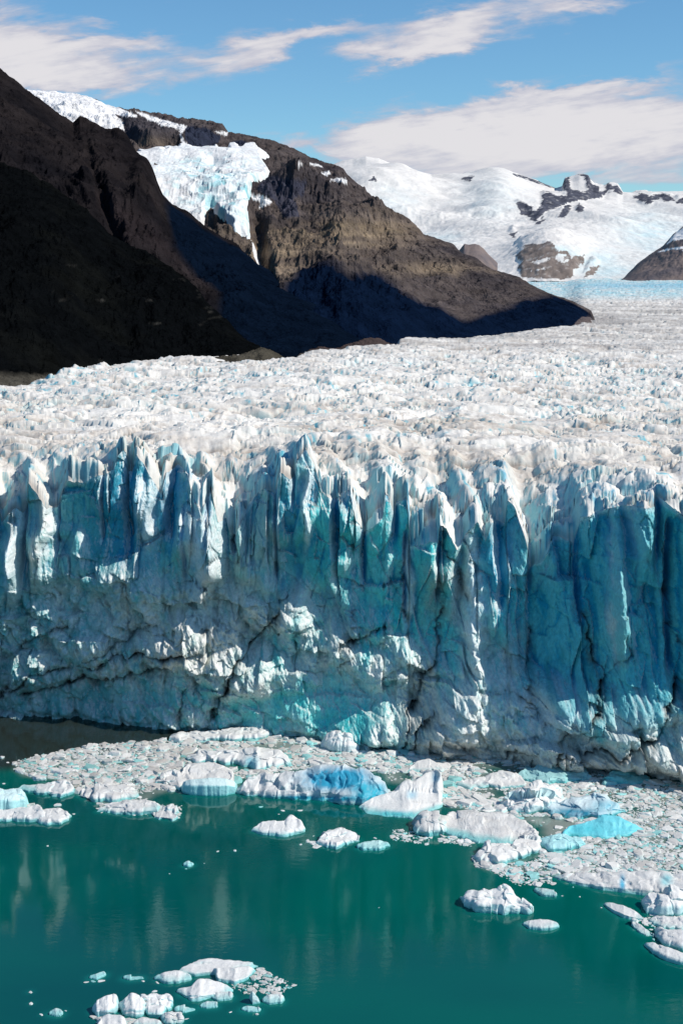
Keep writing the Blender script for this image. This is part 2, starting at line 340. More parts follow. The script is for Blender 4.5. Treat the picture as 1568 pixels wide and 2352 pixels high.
# colour: what kind of ice stands where
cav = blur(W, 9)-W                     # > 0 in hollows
lf = fbm(X*.06, Z*.05, 4, 71); mf = fbm(X*.3, Z*.16, 4, 72, .6); streak = fbm(X*1.1, Z*.12, 4, 73, .6)
t_ = np.clip(sxp/1568, 0, 1)[..., None]
slate = np.array((.09, .46, .47)); teal = np.array((.035, .60, .62)); azure = np.array((.002, .43, .50))
C = slate*(1-sstep(.30, .62, t_)) + teal*sstep(.30, .62, t_)*(1-sstep(.68, .80, t_)) + azure*sstep(.68, .80, t_)
C = mixc(C, (.03, .58, .58), (blob(760, 1600, 240, 90)+blob(1050, 1420, 120, 120)+.8*blob(880, 1330, 120, 90)).clip(0, 1)*.75)
C = mixc(C, (.34, .68, .67), np.clip(.10+lf*.8+mf*.5, 0, .7)*(1-.75*smooth_r))
C = mixc(C, (.005, .25, .32), np.clip(.1-lf*.8+.25*streak, 0, .75)*(.4+.6*flute))
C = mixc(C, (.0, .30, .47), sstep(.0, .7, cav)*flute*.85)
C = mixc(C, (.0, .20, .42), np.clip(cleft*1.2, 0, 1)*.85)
for (x, y, rx, ry, am) in [c3(790, 330)+(32, 80, .9), c3(600, 330)+(60, 120, .75), c3(1310, 300)+(26, 90, .5), c4(700, 470)+(60, 140, .7), c4(1200, 380)+(110, 60, .6), c4(1400, 900)+(70, 190, .55), c4(1010, 950)+(90, 180, .55)]:
    C = mixc(C, (.0, .28, .47), np.clip(am*blob(x, y, rx, ry, 3), 0, 1))
# greyer crumbled ice and pale crushed crust
for (x, y, rx, ry, am, cc) in [c3(200, 600)+(110, 160, .5, (.22, .42, .46)), c3(600, 800)+(170, 110, .55, (.16, .36, .42)), c3(1100, 700)+(110, 120, .6, (.40, .50, .49)), c3(1200, 450)+(50, 90, .5, (.36, .48, .47)), c3(880, 930)+(120, 90, .85, (.74, .68, .58)), c3(700, 860)+(50, 24, .5, (.5, .5, .47)), c3(1100, 860)+(60, 40, .8, (.66, .63, .58)), c3(1360, 760)+(36, 45, .8, (.7, .72, .7)), c3(1180, 1110)+(70, 40, .75, (.62, .62, .58)),
 c3(90, 540)+(16, 150, .7, (.62, .72, .76)), c3(215, 420)+(18, 110, .75, (.60, .58, .52)), c3(690, 400)+(22, 80, .7, (.6, .72, .76)), c3(920, 500)+(26, 130, .85, (.72, .82, .85)), c3(960, 680)+(24, 60, .75, (.6, .6, .56)), c3(1400, 300)+(7, 100, .8, (.75, .82, .84)), c3(1390, 160)+(20, 50, .6, (.6, .74, .78)), c3(1510, 1000)+(60, 40, .6, (.6, .64, .6)),
 c4(20, 760)+(60, 70, .55, (.32, .38, .40)), c4(160, 1060)+(80, 60, .75, (.6, .7, .7)), c4(310, 640)+(9, 110, .75, (.7, .78, .8)), c4(590, 600)+(14, 130, .9, (.75, .86, .86)), c4(540, 700)+(22, 90, .6, (.5, .48, .42)), c4(610, 960)+(26, 150, .85, (.74, .84, .85)), c4(380, 1000)+(30, 40, .7, (.66, .68, .64)), c4(500, 1200)+(90, 90, .7, (.6, .7, .7)), c4(760, 950)+(50, 70, .6, (.35, .48, .50)), c4(700, 1320)+(240, 40, .8, (.64, .60, .56)), c4(900, 1180)+(110, 60, .8, (.62, .72, .74)), c4(1250, 1400)+(200, 40, .65, (.40, .40, .40)), c4(1500, 1470)+(90, 40, .9, (.7, .66, .6)), c4(360, 1180)+(40, 90, .8, (.45, .40, .33)), c4(1250, 1200)+(100, 60, .5, (.3, .42, .44)), c4(1230, 560)+(14, 120, .7, (.5, .68, .72)), c4(1350, 380)+(30, 90, .6, (.42, .64, .68)), c4(1225, 800)+(20, 110, .7, (.45, .6, .6)), c4(420, 680)+(40, 80, .5, (.30, .38, .32)), c4(860, 500)+(50, 60, .4, (.6, .78, .82))]:
    g = np.clip(am*1.25*blob(x, y, rx, ry, 2.6)*(.75+.9*mf+.4*(ib2-.5)), 0, .95); C = mixc(C, cc, g)
# upward faces weathered white, sunward ones painted as if lit; dirt on the lower bands
pale = np.clip((1-flute)*(1-.8*calm)*(.40+1.0*mf+.6*lf), 0, .75); C = mixc(C, (.66, .69, .65), pale)
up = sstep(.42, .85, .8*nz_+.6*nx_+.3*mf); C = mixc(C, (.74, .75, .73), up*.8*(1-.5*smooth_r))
C = mixc(C, (.74, .80, .82), sstep(.45, .9, nx_+.3*mf)*flute*.45)  # right-facing strips painted paler, as if sunlit
C = mixc(C, (.10, .50, .56), np.clip(sstep(.2, -.5, cav+.5*mf-.35)*smooth_r*.7, 0, 1)); C = mixc(C, (.005, .22, .27), np.clip((fbm(X*.12, Z*.03, 4, 76, .6)-.12)*3., 0, .7)*smooth_r)
rim = sstep(.975, .998, v+.02*mf); C = mixc(C, (.74, .80, .82), rim*.35)
C = mixc(C, (.62, .56, .50), np.clip(sstep(7, 1, Z+mf*3)*sstep(880, 1000, sxp), 0, 1)*.7)
C = mixc(C, (.11, .12, .11), np.clip(sstep(20, 2, Z+mf*4+lf*8)*sstep(430, 200, sxp), 0, 1)*.30)
C = mixc(C, (.10, .09, .07), np.clip(crkw*(.55+1.3*mf), 0, .8)); C = mixc(C, (.012, .012, .012), np.clip(crk*1.1, 0, .95))
C = mixc(C, (.26, .36, .36), np.clip((streak-.25)*1.5, 0, .4)*flute*(1-smooth_r)*.7)
C = np.clip(C*np.array((1.06, 1.05, 1.03)), 0, .9)

glacier = bpy.data.objects.new('glacier', None); COL.objects.link(glacier)
tag(glacier, 'huge blue and white glacier with a jagged calving wall rising from the green lake', 'glacier')
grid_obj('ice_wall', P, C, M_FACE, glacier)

# the ice field behind the crest: rows spaced evenly as seen, so far rows lie far apart
tcol_Y0 = np.convolve(np.pad((Yb-W)[-1], 2, mode='edge'), np.ones(5)/5, 'valid')                                   # where the wall's top row stands
yy = np.concatenate([np.linspace(0, 1, 2)[:0], []])
NT_ = 620
s = np.linspace(0, 1, NT_)
# distance behind the crest, from 0 to far
Dfar = 5600.
inv0 = 1/345.; inv1 = 1/Dfar
tt = 1/(inv0+(inv1-inv0)*s**1.0) - 345.
tt[1:] = np.maximum(tt[1:], np.arange(1, NT_)*.35)
fan = (345.+tt)/345.
X = XF[None]*fan[:, None]
ed = np.exp(-(tt/5.)**1.6)[:, None]; Y = tcol_Y0[None]*ed + (1-ed)*crest_Y(XF)[None] + tt[:, None]
zs = zsurf(X, Y)
Lb = 13*(1+.55*fbm(X*.12, Y*.02, 3, 80)); near = np.exp(-(tt[:, None]/Lb)**1.25)
# plates and hummocks
wa = fbm(X*.02, Y*.02, 3, 81)*14; wb = fbm(X*.02, Y*.02, 3, 82)*10
p1, i1 = env_planes((X+wa)/15., (Y+wb)/9., 91, .9, .6, .7, 2)
p2, i2 = env_planes((X+wa*.5)/6.0, (Y+wb*.5)/3.8, 92, .9, .65, .7, 2); p2 = .9-p2
p3, i3 = env_planes(X/2.4+.5*p2, Y/2.0, 93, .9, .7, .7)
dist = tt[:, None]*np.ones_like(X)
rough_far = sstep(60, 260, dist); calm_far = np.interp(dist, [250, 500, 900], [1, .62, .5])
Zt = zs + fbm(X*.012, Y*.012, 3, 95)*2.6*sstep(0, 60, dist) + calm_far*((p1-.3)*(2.4-.6*rough_far) + (p2-.3)*(.75+.5*rough_far) + (p3-.3)*(.22+.35*rough_far)) + .3*fbm(X*.25, Y*.25, 4, 99, .65)
Zt = Zt + calm_far*((i1-.5)*1.3+(i2-.5)*.9*(1-.3*rough_far))
Zt = Zt + 2.6*fbm((X+wa*2)*.022, (Y+wb*2)*.04, 4, 118, .5, True)*sstep(5, 50, dist)*calm_far
wlz = fbm((X+wa)*.035, (Y+wb)*.075, 5, 111, .6); Zt = Zt - 1.1*np.exp(-(wlz/.07)**2)*sstep(8, 20, dist)*calm_far+.7*fbm((X+wa)*.05, (Y+wb)*.12, 4, 116, .6, True)*sstep(4, 18, dist)*calm_far
Zt = Zt + fbm(X*.0035, Y*.0035, 3, 96)*4*sstep(300, 900, dist)
# long crevasses across the flow
cr = fbm((X+wa)/26., (Y+wb)/7.5, 2, 97); crv = np.exp(-(cr/.085)**2)*sstep(.0, .35, fbm(X*.03, Y*.03, 2, 98)+.1)*sstep(26, 45, dist)
Zt = Zt - crv*2.0
tq = tt[:, None]*np.ones_like(X)
xw = X/fan[:, None] + (2.4*fbm(X*.12, Y*.16, 4, 83, .6)+.20*tq)*sstep(0, 9, tq)
zcb = np.convolve(np.pad(zc, 14, mode='edge'), np.hanning(31)[1:-1]/np.hanning(31).sum(), 'valid')
sl_, si_ = env_planes((X+.5*Y)/4.2, Y/4.6, 85, 1.3, .45, .9)
s2_, si2_ = env_planes((X-.4*Y)/2.0, Y/2.6, 86, 1.3, .5, .8)
Zc = ((sl_-.35)*2.2+(si_-.5)*3.0+(si2_-.5)*1.1)*sstep(.2, 1.6, tq)*np.exp(-(tq/16.)**2)/np.maximum(near, .25) + lerp(np.interp(xw, XF, zc), np.interp(xw, XF, zcb), sstep(.5, 7, tq)) + sstep(.3, 4, tq)*((p2-.3)*.9+(p3-.3)*.6+.9*fbm(X*.35, Y*.35, 4, 84, .6))
Zt = Zc*near + Zt*(1-near)
Zt = Zt + (1-near)*sstep(25, 0, dist)*0
Zt[0] = zc
# the surface tails off beneath the far mountains
fx_, fy_ = project(np.stack([X, Y, 0*X+60.], -1))
edge = np.interp(fx_, [-900, 0, 60, 130, 200, 300, 420, 680, 700, 900, 930, 1330, 1375, 1376], [1000, 915, 905, 890, 868, 855, 846, 838, 826, 808, 790, 757, 742, 0])
Zt = Zt - 9*sstep(-2, 14, edge-fy_)*sstep(1345, 1290, fx_)
P = np.stack([X, Y, Zt], -1); N = normals(P); N[N[..., 2] < 0] *= -1
tx, ty = project(P)
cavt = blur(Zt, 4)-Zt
a1 = fbm(X*.045, Y*.09, 5, 101, .6); a2 = fbm(X*.012, Y*.03, 4, 102, .6)
C = np.ones(P.shape)*np.array((.765, .735, .68))
wl = fbm((X+wa)*.035, (Y+wb)*.075, 5, 111, .6); wl2 = fbm((X-wa)*.09, (Y+wb)*.20, 4, 112, .6); gate = np.clip(.5+1.6*fbm(X*.02, Y*.04, 3, 113), 0, 1)
lines = np.exp(-(wl/.07)**2)*gate; lines = np.maximum(lines, np.exp(-(wl2/.06)**2)*gate*.7)*sstep(8, 20, dist)
wl3 = fbm(X*.16+Y*.03, Y*.05, 3, 114); slit = np.exp(-(wl3/.05)**2)*sstep(.15, .35, fbm(X*.08, Y*.10, 3, 115))
C = mixc(C, (.68, .75, .77), np.clip(.0+a2, 0, .5))
dirt = np.clip((a1+.55*a2+.04)*2.6, 0, 1)*np.interp(ty, [640, 800, 900, 960, 1100, 1200], [.25, .4, .25, .75, .6, .2])
C = mixc(C, (.55, .46, .37), dirt*.8); C = mixc(C, (.60, .52, .43), np.clip(.25+1.5*a2, 0, .8)*np.interp(ty, [640, 880, 960, 1040, 1090, 1120], [0, .1, .8, .8, .4, .1]))
C = mixc(C, (.40, .33, .27), lines*.75); C = mixc(C, (.06, .42, .52), np.clip(slit*.9, 0, 1)*(dist < 260))
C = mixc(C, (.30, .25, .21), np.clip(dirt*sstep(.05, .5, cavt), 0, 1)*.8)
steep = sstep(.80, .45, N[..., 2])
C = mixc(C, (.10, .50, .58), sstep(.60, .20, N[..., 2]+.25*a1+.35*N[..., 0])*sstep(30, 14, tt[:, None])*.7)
fis = np.exp(-(fbm(X*.45+.12*Y, Y*.10, 3, 119)/.05)**2)*sstep(24, 6, tt[:, None])*sstep(.0, .2, fbm(X*.1, Y*.1, 2, 120)); C = mixc(C, (.03, .33, .50), fis*.8)
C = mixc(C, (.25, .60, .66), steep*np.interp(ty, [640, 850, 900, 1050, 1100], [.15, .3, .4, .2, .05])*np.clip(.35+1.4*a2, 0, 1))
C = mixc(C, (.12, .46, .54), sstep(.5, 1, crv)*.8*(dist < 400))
C = mixc(C, (.16, .56, .64), sstep(-.35, -.7, N[..., 0]+.2*a1)*np.interp(ty, [640, 820, 860, 960, 1050], [.3, .5, .9, .6, .2]))  # left-facing facets tinted cyan, painting in their shade
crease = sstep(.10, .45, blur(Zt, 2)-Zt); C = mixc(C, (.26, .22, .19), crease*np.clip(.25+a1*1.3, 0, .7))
C = mixc(C, (.10, .50, .60), np.clip(sstep(.62, .8, i2)*sstep(.75, .4, N[..., 2])*sstep(120, 300, dist), 0, 1)*.75)
C = mixc(C, (.33, .30, .28), np.exp(-((ty-(812+18*np.sin(tx/240.)-(tx-1100)*.03))/7.)**2)*sstep(980, 1250, tx)*np.clip(.4+a1*1.6, 0, .8))
C = mixc(C, (.36, .33, .30), np.exp(-((ty-(775-(tx-1000)*.03))/16.)**2)*sstep(1500, 1100, tx)*np.clip(.45+a1*1.2, 0, .7))
C = mixc(C, (.30, .27, .25), np.exp(-(np.hypot((tx-1385)/60., (ty-735)/16.))**2)*.7)
flow = fbm(X*.004, Y*.03, 5, 117, .6); C = mixc(C, (.36, .34, .31), sstep(830, 740, ty)*sstep(690, 705, ty)*np.clip(.35+1.8*flow, 0, .75))
C = mixc(C, (.26, .58, .66), sstep(694, 676, ty+a1*10)*.75*np.clip(.65+1.8*a1, .1, 1))
C = mixc(C, (.12, .42, .58), np.exp(-((ty-656)/7.)**2)*sstep(1250, 1400, tx)*.5)
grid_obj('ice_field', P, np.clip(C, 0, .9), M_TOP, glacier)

# ------------------------------------------------------------ mountains: height fields laid out by bearing and distance
def mountain(name, ridge, ridgeY, foot, mat, colour, nx=700, nt=300, zf=52., prof=1.0, amp=18., nsc=.006, back=260., footY=None, seed=0, ramp=1.2, extra=None, jag=2., tail=.6, rug=1.):
    ra, re = az_el([p[0] for p in ridge], [p[1] for p in ridge])
    A = np.linspace(ra[0], ra[-1], nx)
    e = np.interp(A, ra, re)
    YR = np.interp(A, [az_el(p[0], 600)[0] for p in ridgeY], [p[1] for p in ridgeY])
    if footY is None:
        fa, fe = az_el([p[0] for p in foot], [p[1] for p in foot]); YF = np.interp(A, fa, (60.-H)/fe)
    else: YF = np.interp(A, [az_el(p[0], 600)[0] for p in footY], [p[1] for p in footY])
    YF = np.minimum(YF, YR-30)
    t = np.linspace(0, 1, nt); t2 = np.linspace(0, 1, 40)[1:]
    YY = np.concatenate([YF[None]+(YR-YF)[None]*t[:, None], YR[None]+back*t2[:, None]], 0)
    ZR = H+e*YR
    kk = nx//14; hw_ = np.hanning(2*kk+1); ZS = np.convolve(np.pad(ZR, kk, mode='edge'), hw_/hw_.sum(), 'valid')
    Zb = np.concatenate([zf+lerp(ZS[None], ZR[None], sstep(.72, 1., t[:, None]))*(t[:, None]**prof)-zf*t[:, None]**prof, ZR[None]-(back*.55*t2[:, None]**1.2)], 0)
    XX = A[None]*YY
    T = np.concatenate([t, 1+t2])[:, None]*np.ones_like(XX)
    wv = fbm(XX*nsc*.6, YY*nsc*.6, 3, seed+5)/nsc*.25
    n = fbm((XX+wv)*nsc, (YY-wv)*nsc, 7, seed, .52, True)*.7+.5*fbm(XX*nsc*.5, YY*nsc*.5, 3, seed+9)+.16*fbm(XX*nsc*6, YY*nsc*6, 5, seed+4, .7, True)*rug+rug*.22*fbm(A[None]*YR*nsc*3.2+1.2*wv*nsc*4, YY*nsc*.7, 4, seed+6, .6, True)
    env = np.sin(np.clip(T, 0, 1)*math.pi)**.6*np.clip((ZR-zf)/(amp*5.), .05, 1)[None]
    Zn = Zb + amp*n*env + (jag*fbm(A[None]*YR*nsc*6+0*YY, 0*YY+seed, 5, seed+3, .6))*sstep(.86, 1, T)*sstep(1.6, 1.0, T)
    P = np.stack([XX, YY, Zn], -1)
    px, py = project(P)
    if extra is not None: P[..., 2] += extra(px, py, XX, YY, T)*np.clip((ZR-zf)/(amp*3.), .02, 1)[None]; px, py = project(P)
    N = normals(P); N[N[..., 2] < 0] *= -1
    C = colour(px, py, XX, YY, T, N, n, P)
    return grid_obj(name, P, np.clip(C, 0, .9), mat), P, N, (px, py), C
def k1(x, y): return (x*.5038, 91.85+y*.5038)
def k2(x, y): return (716+x*.543, 275.5+y*.543)
def warp(px, py, XX, YY, sc, am, seed):
    return px+fbm(XX*sc, YY*sc, 4, seed, .6)*am, py+fbm(XX*sc, YY*sc, 4, seed+1, .6)*am

# far snow range
R4 = [(-300, 520), (300, 470), (600, 440), (700, 400), (760, 378), (800, 366), (840, 359), (870, 364), (905, 378), (940, 398), (990, 412), (1040, 402), (1080, 400), (1130, 398), (1180, 397), (1230, 412), (1275, 432), (1290, 428), (1296, 408), (1330, 398), (1350, 402), (1362, 425), (1385, 430), (1400, 420), (1418, 424), (1430, 445), (1490, 440), (1568, 440), (1900, 420), (2400, 480)]
ROCK4 = [[k2(*p) for p in q] for q in (
 [(1058, 292), (1062, 252), (1090, 235), (1085, 262), (1095, 290), (1150, 305), (1170, 295), (1150, 240), (1120, 232), (1150, 224), (1172, 232), (1182, 275), (1215, 280), (1210, 300), (1245, 300), (1240, 268), (1258, 262), (1268, 280), (1292, 272), (1318, 318), (1290, 310), (1265, 295), (1232, 320), (1205, 332), (1130, 340), (1070, 352), (1030, 372), (985, 388), (960, 415), (940, 434), (905, 402), (880, 400), (862, 352), (885, 342), (915, 358), (948, 385), (965, 362), (975, 330), (968, 312), (1000, 305), (1040, 322), (1078, 322), (1080, 300)],
 [(1040, 415), (1065, 365), (1098, 360), (1090, 385), (1060, 415)], [(1115, 375), (1128, 352), (1150, 370), (1148, 390), (1120, 388)], [(940, 440), (975, 415), (985, 425), (950, 445)], [(835, 485), (870, 468), (850, 500)], [(628, 242), (688, 236), (670, 258), (650, 258)],
 [(1358, 325), (1385, 312), (1418, 310), (1425, 322), (1450, 320), (1480, 310), (1525, 325), (1530, 345), (1495, 345), (1470, 330), (1440, 345), (1415, 355), (1385, 340)], [(1535, 345), (1568, 328), (1600, 330), (1600, 365), (1540, 352)],
 [(872, 620), (885, 600), (862, 572), (905, 530), (960, 522), (1012, 513), (1032, 548), (1085, 555), (1090, 580), (1150, 572), (1148, 615), (1090, 672), (888, 668)], [(1150, 665), (1180, 620), (1215, 620), (1190, 655)], [(848, 226), (900, 240), (990, 268), (1040, 292), (1000, 285), (920, 255), (860, 236)], [(238, 255), (260, 235), (275, 260)]) ]
SN4 = [[k2(*p) for p in q] for q in ([(930, 600), (1000, 578), (1010, 590), (950, 605)], [(1100, 640), (1140, 610), (1150, 625), (1110, 672)], [(1040, 605), (1080, 590), (1085, 600)], [(920, 640), (980, 625), (985, 632)], [(1040, 570), (1075, 560), (1060, 600), (1030, 590)])]
def far_col(px, py, XX, YY, T, N, n, P):
    C = np.ones(P.shape)*np.array((.73, .70, .66)); qx, qy = warp(px, py, XX, YY, .02, 9, 201)
    f = fbm(XX*.010, YY*.010, 5, 203, .6)
    ic = np.clip(sstep(.15, .7, f)*.25*sstep(380, 520, py), 0, 1); C = mixc(C, (.60, .74, .78), ic)
    for (x, y, rx, ry, am) in [k2(1430, 480)+(90, 45, .75), k2(1180, 590)+(60, 20, .85), k2(1270, 640)+(80, 16, .9), k2(520, 500)+(60, 14, .7), k2(330, 350)+(60, 40, .35), k2(750, 330)+(70, 50, .35), k2(1050, 555)+(30, 10, .8)]:
        C = mixc(C, (.40, .64, .70), np.clip(.8*am*np.exp(-((qx-x)/rx)**2-((qy-y)/ry)**2)*(.7+f), 0, .9))
    m = np.zeros(px.shape)
    for q in ROCK4: m = np.maximum(m, pip(qx, qy, q)*1.)
    for q in SN4: m = m*(1-pip(qx, qy, q))
    low = sstep(540, 570, py)*1.
    m = np.clip(m*(1-.25*(fbm(XX*.04, YY*.04, 3, 204) > .25)), 0, 1)
    rc = np.array((.075, .078, .10))*(1-low[..., None])+np.array((.20, .165, .145))*low[..., None]
    rc = rc*(1+.7*fbm(XX*.03, YY*.03, 4, 205, .6))[..., None]
    C = C*(1-m[..., None])+rc*m[..., None]
    return C
def far_extra(px, py, XX, YY, T):
    z = np.zeros(px.shape); qx, qy = warp(px, py, XX, YY, .02, 9, 201)
    for q in ROCK4[:10]: z += 16*blur(pip(qx, qy, q)*1., 2)*(.6+.5*fbm(XX*.02, YY*.02, 4, 230, .6))
    z += 60*fbm(XX*.0022+YY*.001, YY*.0012, 3, 232, .5)*sstep(.1, .5, T)
    for (x, y, rx, ry, am) in [k2(300, 270)+(200, 26, 60), k2(480, 420)+(140, 16, -50), k2(700, 400)+(160, 12, 45), k2(1000, 590)+(90, 30, 70), k2(1200, 480)+(160, 60, 40), k2(780, 300)+(60, 60, 45)]:
        z += am*np.exp(-((px-x)/rx)**2-((py-y)/ry)**2)
    z += 4*fbm(XX*.02, YY*.012, 4, 231, .55, True)*sstep(420, 520, py)
    return z*sstep(1.0, .93, T)
o, *_ = mountain('snow_range', R4, [(-300, 7500), (2400, 7500)], None, M_FAR, far_col, nx=1300, nt=420, zf=50., amp=55., nsc=.0009, back=900., footY=[(-300, 4300), (1000, 4200), (1250, 4050), (2400, 4100)], seed=210, prof=1.25, extra=far_extra, jag=8., rug=.15)
tag(o, kind='structure')

# low brown hills where the ice streams meet
def hill_col(px, py, XX, YY, T, N, n, P):
    f = fbm(XX*.02, YY*.02, 5, 221, .6)
    C = np.ones(P.shape)*np.array((.22, .17, .15)); C = mixc(C, (.09, .085, .10), np.clip(.4-f*1.2, 0, .8))
    qx, qy = warp(px, py, XX, YY, .02, 10, 223)
    m = pip(qx, qy, [k2(*p) for p in [(1500, 520), (1530, 480), (1620, 430), (1700, 480), (1568, 500)]])*1.
    m = np.maximum(m, pip(qx, qy, [k2(*p) for p in [(1450, 560), (1500, 545), (1620, 530), (1620, 560), (1530, 548), (1490, 560)]]))
    return mixc(C, (.8, .79, .78), m*(px > 1400))
o, *_ = mountain('far_right_hill', [(1405, 660), (1432, 638), (1462, 606), (1495, 582), (1520, 566), (1545, 538), (1568, 520), (1700, 470), (1900, 440), (2300, 500)], [(1405, 3900), (2300, 3900)], None, M_FAR, hill_col, nx=520, nt=160, zf=50, amp=26, nsc=.006, footY=[(1400, 3600), (2300, 3300)], seed=220, jag=3)
tag(o, kind='structure')
o, *_ = mountain('far_small_hill', [(1000, 612), (1030, 596), (1052, 577), (1066, 560), (1076, 562), (1090, 560), (1100, 563), (1110, 571), (1122, 585), (1142, 604)], [(1000, 3300), (1100, 3300)], None, M_FAR, hill_col, nx=160, nt=80, zf=50, amp=5, nsc=.01, footY=[(900, 3100), (1200, 3100)], seed=222, jag=1)
tag(o, kind='structure')

# brown mountain with the hanging glacier
R3 = [(-500, 190), (-100, 200), (60, 208)]+[k1(*p) for p in [(165, 235), (260, 236), (330, 243), (400, 260), (470, 288), (540, 308), (600, 320), (680, 345), (760, 372), (850, 397), (930, 400), (1000, 412), (1050, 425), (1130, 438), (1200, 460), (1290, 485), (1370, 515), (1420, 548), (1500, 570), (1568, 595)]]+[k2(*p) for p in [(150, 235), (210, 280), (260, 335), (320, 395), (380, 430), (430, 465), (470, 505), (540, 512), (600, 530), (640, 570), (690, 580), (760, 630), (830, 655), (880, 668), (920, 695), (1000, 735), (1060, 755), (1110, 775), (1160, 800), (1180, 812), (1195, 845), (1200, 880)]]+[(1378, 762), (1390, 790)]
SNOW3 = [[k1(*p) for p in q] for q in (
 [(100, 150), (165, 225), (260, 225), (400, 250), (440, 275), (530, 300), (590, 330), (635, 348), (600, 352), (560, 348), (528, 340), (560, 372), (572, 412), (540, 402), (500, 412), (440, 392), (400, 365), (370, 345), (330, 385), (150, 300)],
 [(600, 318), (680, 342), (760, 368), (850, 395), (852, 402), (830, 430), (850, 470), (870, 500), (835, 480), (820, 420), (790, 405), (740, 392), (680, 365)],
 [(980, 415), (1045, 422), (1030, 436)], [(1140, 705), (1200, 708), (1245, 735), (1170, 770), (1200, 738), (1150, 728)], [(1340, 560), (1385, 558), (1360, 575)], [(1400, 560), (1450, 565), (1475, 582), (1440, 578)], [(1462, 605), (1500, 595), (1510, 610), (1490, 620)], [(1500, 640), (1540, 628), (1580, 635), (1580, 655), (1530, 645)],
 [(1145, 915), (1165, 960), (1190, 1040), (1178, 1035), (1150, 960)])]
HANG = [k1(*p) for p in [(560, 560), (625, 522), (700, 518), (760, 514), (790, 498), (830, 500), (850, 485), (880, 512), (920, 518), (960, 512), (992, 486), (998, 515), (1040, 512), (1075, 488), (1090, 508), (1150, 488), (1190, 512), (1242, 542), (1185, 542), (1195, 575), (1228, 610), (1190, 635), (1140, 650), (1135, 700), (1118, 760), (1138, 830), (1130, 860), (1146, 918), (1100, 880), (1050, 840), (1000, 800), (955, 768), (928, 800), (922, 850), (880, 860), (700, 760), (600, 640)]]
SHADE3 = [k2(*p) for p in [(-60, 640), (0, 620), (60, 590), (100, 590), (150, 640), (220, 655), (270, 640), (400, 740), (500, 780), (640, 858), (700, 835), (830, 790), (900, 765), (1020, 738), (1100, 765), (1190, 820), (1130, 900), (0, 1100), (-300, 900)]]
def col3(px, py, XX, YY, T, N, n, P):
    f = fbm(XX*.012, YY*.012, 6, 241, .62); g = fbm(XX*.004, YY*.012, 4, 242, .6); st = fbm(XX*.004+f*.3, P[..., 2]*.07, 5, 243, .6)
    C = np.ones(P.shape)*np.array((.088, .072, .068))
    qx, qy = warp(px, py, XX, YY, .012, 12, 245)
    tan = np.exp(-((qx-640)/120.)**2-((qy-590)/75.)**2)+np.exp(-((qx-800)/150.)**2-((qy-530)/40.)**2)+.9*np.exp(-((qx-500)/60.)**2-((qy-540)/50.)**2)+.6*np.exp(-((qx-1000)/130.)**2-((qy-615)/22.)**2)+.8*np.exp(-((qx-350)/50.)**2-((qy-325)/20.)**2)
    C = mixc(C, (.25, .19, .13), np.clip(tan*(.75+1.2*st+.4*f), 0, .95))
    C = mixc(C, (.045, .040, .045), np.clip((-f+.15*st)*2.0+.1, 0, .8))
    C = mixc(C, (.05, .05, .065), np.clip(np.exp(-((qx-300)/120.)**2-((qy-300)/25.)**2), 0, .6))
    bed = fbm(P[..., 2]*.11+f*1.2, XX*.002, 4, 247, .6); C = C*(1+.55*bed)[..., None]; C = mixc(C, (.045, .040, .045), np.exp(-((bed+.05)/.06)**2)*.5)
    blu = np.maximum(pip(qx, qy, [k1(*p) for p in [(845, 400), (930, 400), (1010, 430), (1000, 470), (930, 512), (880, 508), (850, 450)]]), pip(qx, qy, [k1(*p) for p in [(1040, 500), (1060, 465), (1100, 455), (1155, 485), (1100, 508), (1070, 490)]]))*1.
    C = mixc(C, (.025, .032, .055), blu*.9)  # blue shadow on the cliffs, painted as rock colour
    C = mixc(C, (.04, .045, .07), np.clip(pip(qx, qy, [k1(*p) for p in [(1170, 690), (1200, 630), (1260, 620), (1400, 640), (1380, 700), (1340, 720), (1360, 800), (1290, 800), (1250, 720)]])*.75, 0, 1))
    scr = np.exp(-((qx-600-(py-460)*.25)/6.)**2)*(py > 560)
    sh = pip(qx, qy, SHADE3)*1.; sh = np.clip(blur(sh, 9)*1.5-.25+.5*f*(blur(sh, 9) > .05)*(blur(sh, 9) < .95), 0, 1); C = mixc(C, (.0030, .0080, .022), sh*np.clip(1.02-.05*f, 0, 1))  # dark forest, its shade and navy haze painted into the colour
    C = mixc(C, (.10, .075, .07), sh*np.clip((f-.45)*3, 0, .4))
    C = mixc(C, (.13, .105, .10), np.clip(pip(qx, qy, [k2(*p) for p in [(1100, 880), (1140, 835), (1180, 830), (1200, 870), (1150, 900)]])*1., 0, .8))
    m = np.zeros(px.shape)
    for q in SNOW3: m = np.maximum(m, pip(px+(qx-px)*.5, py+(qy-py)*.5, q)*1.)
    return mixc(C, (.80, .79, .78), m)
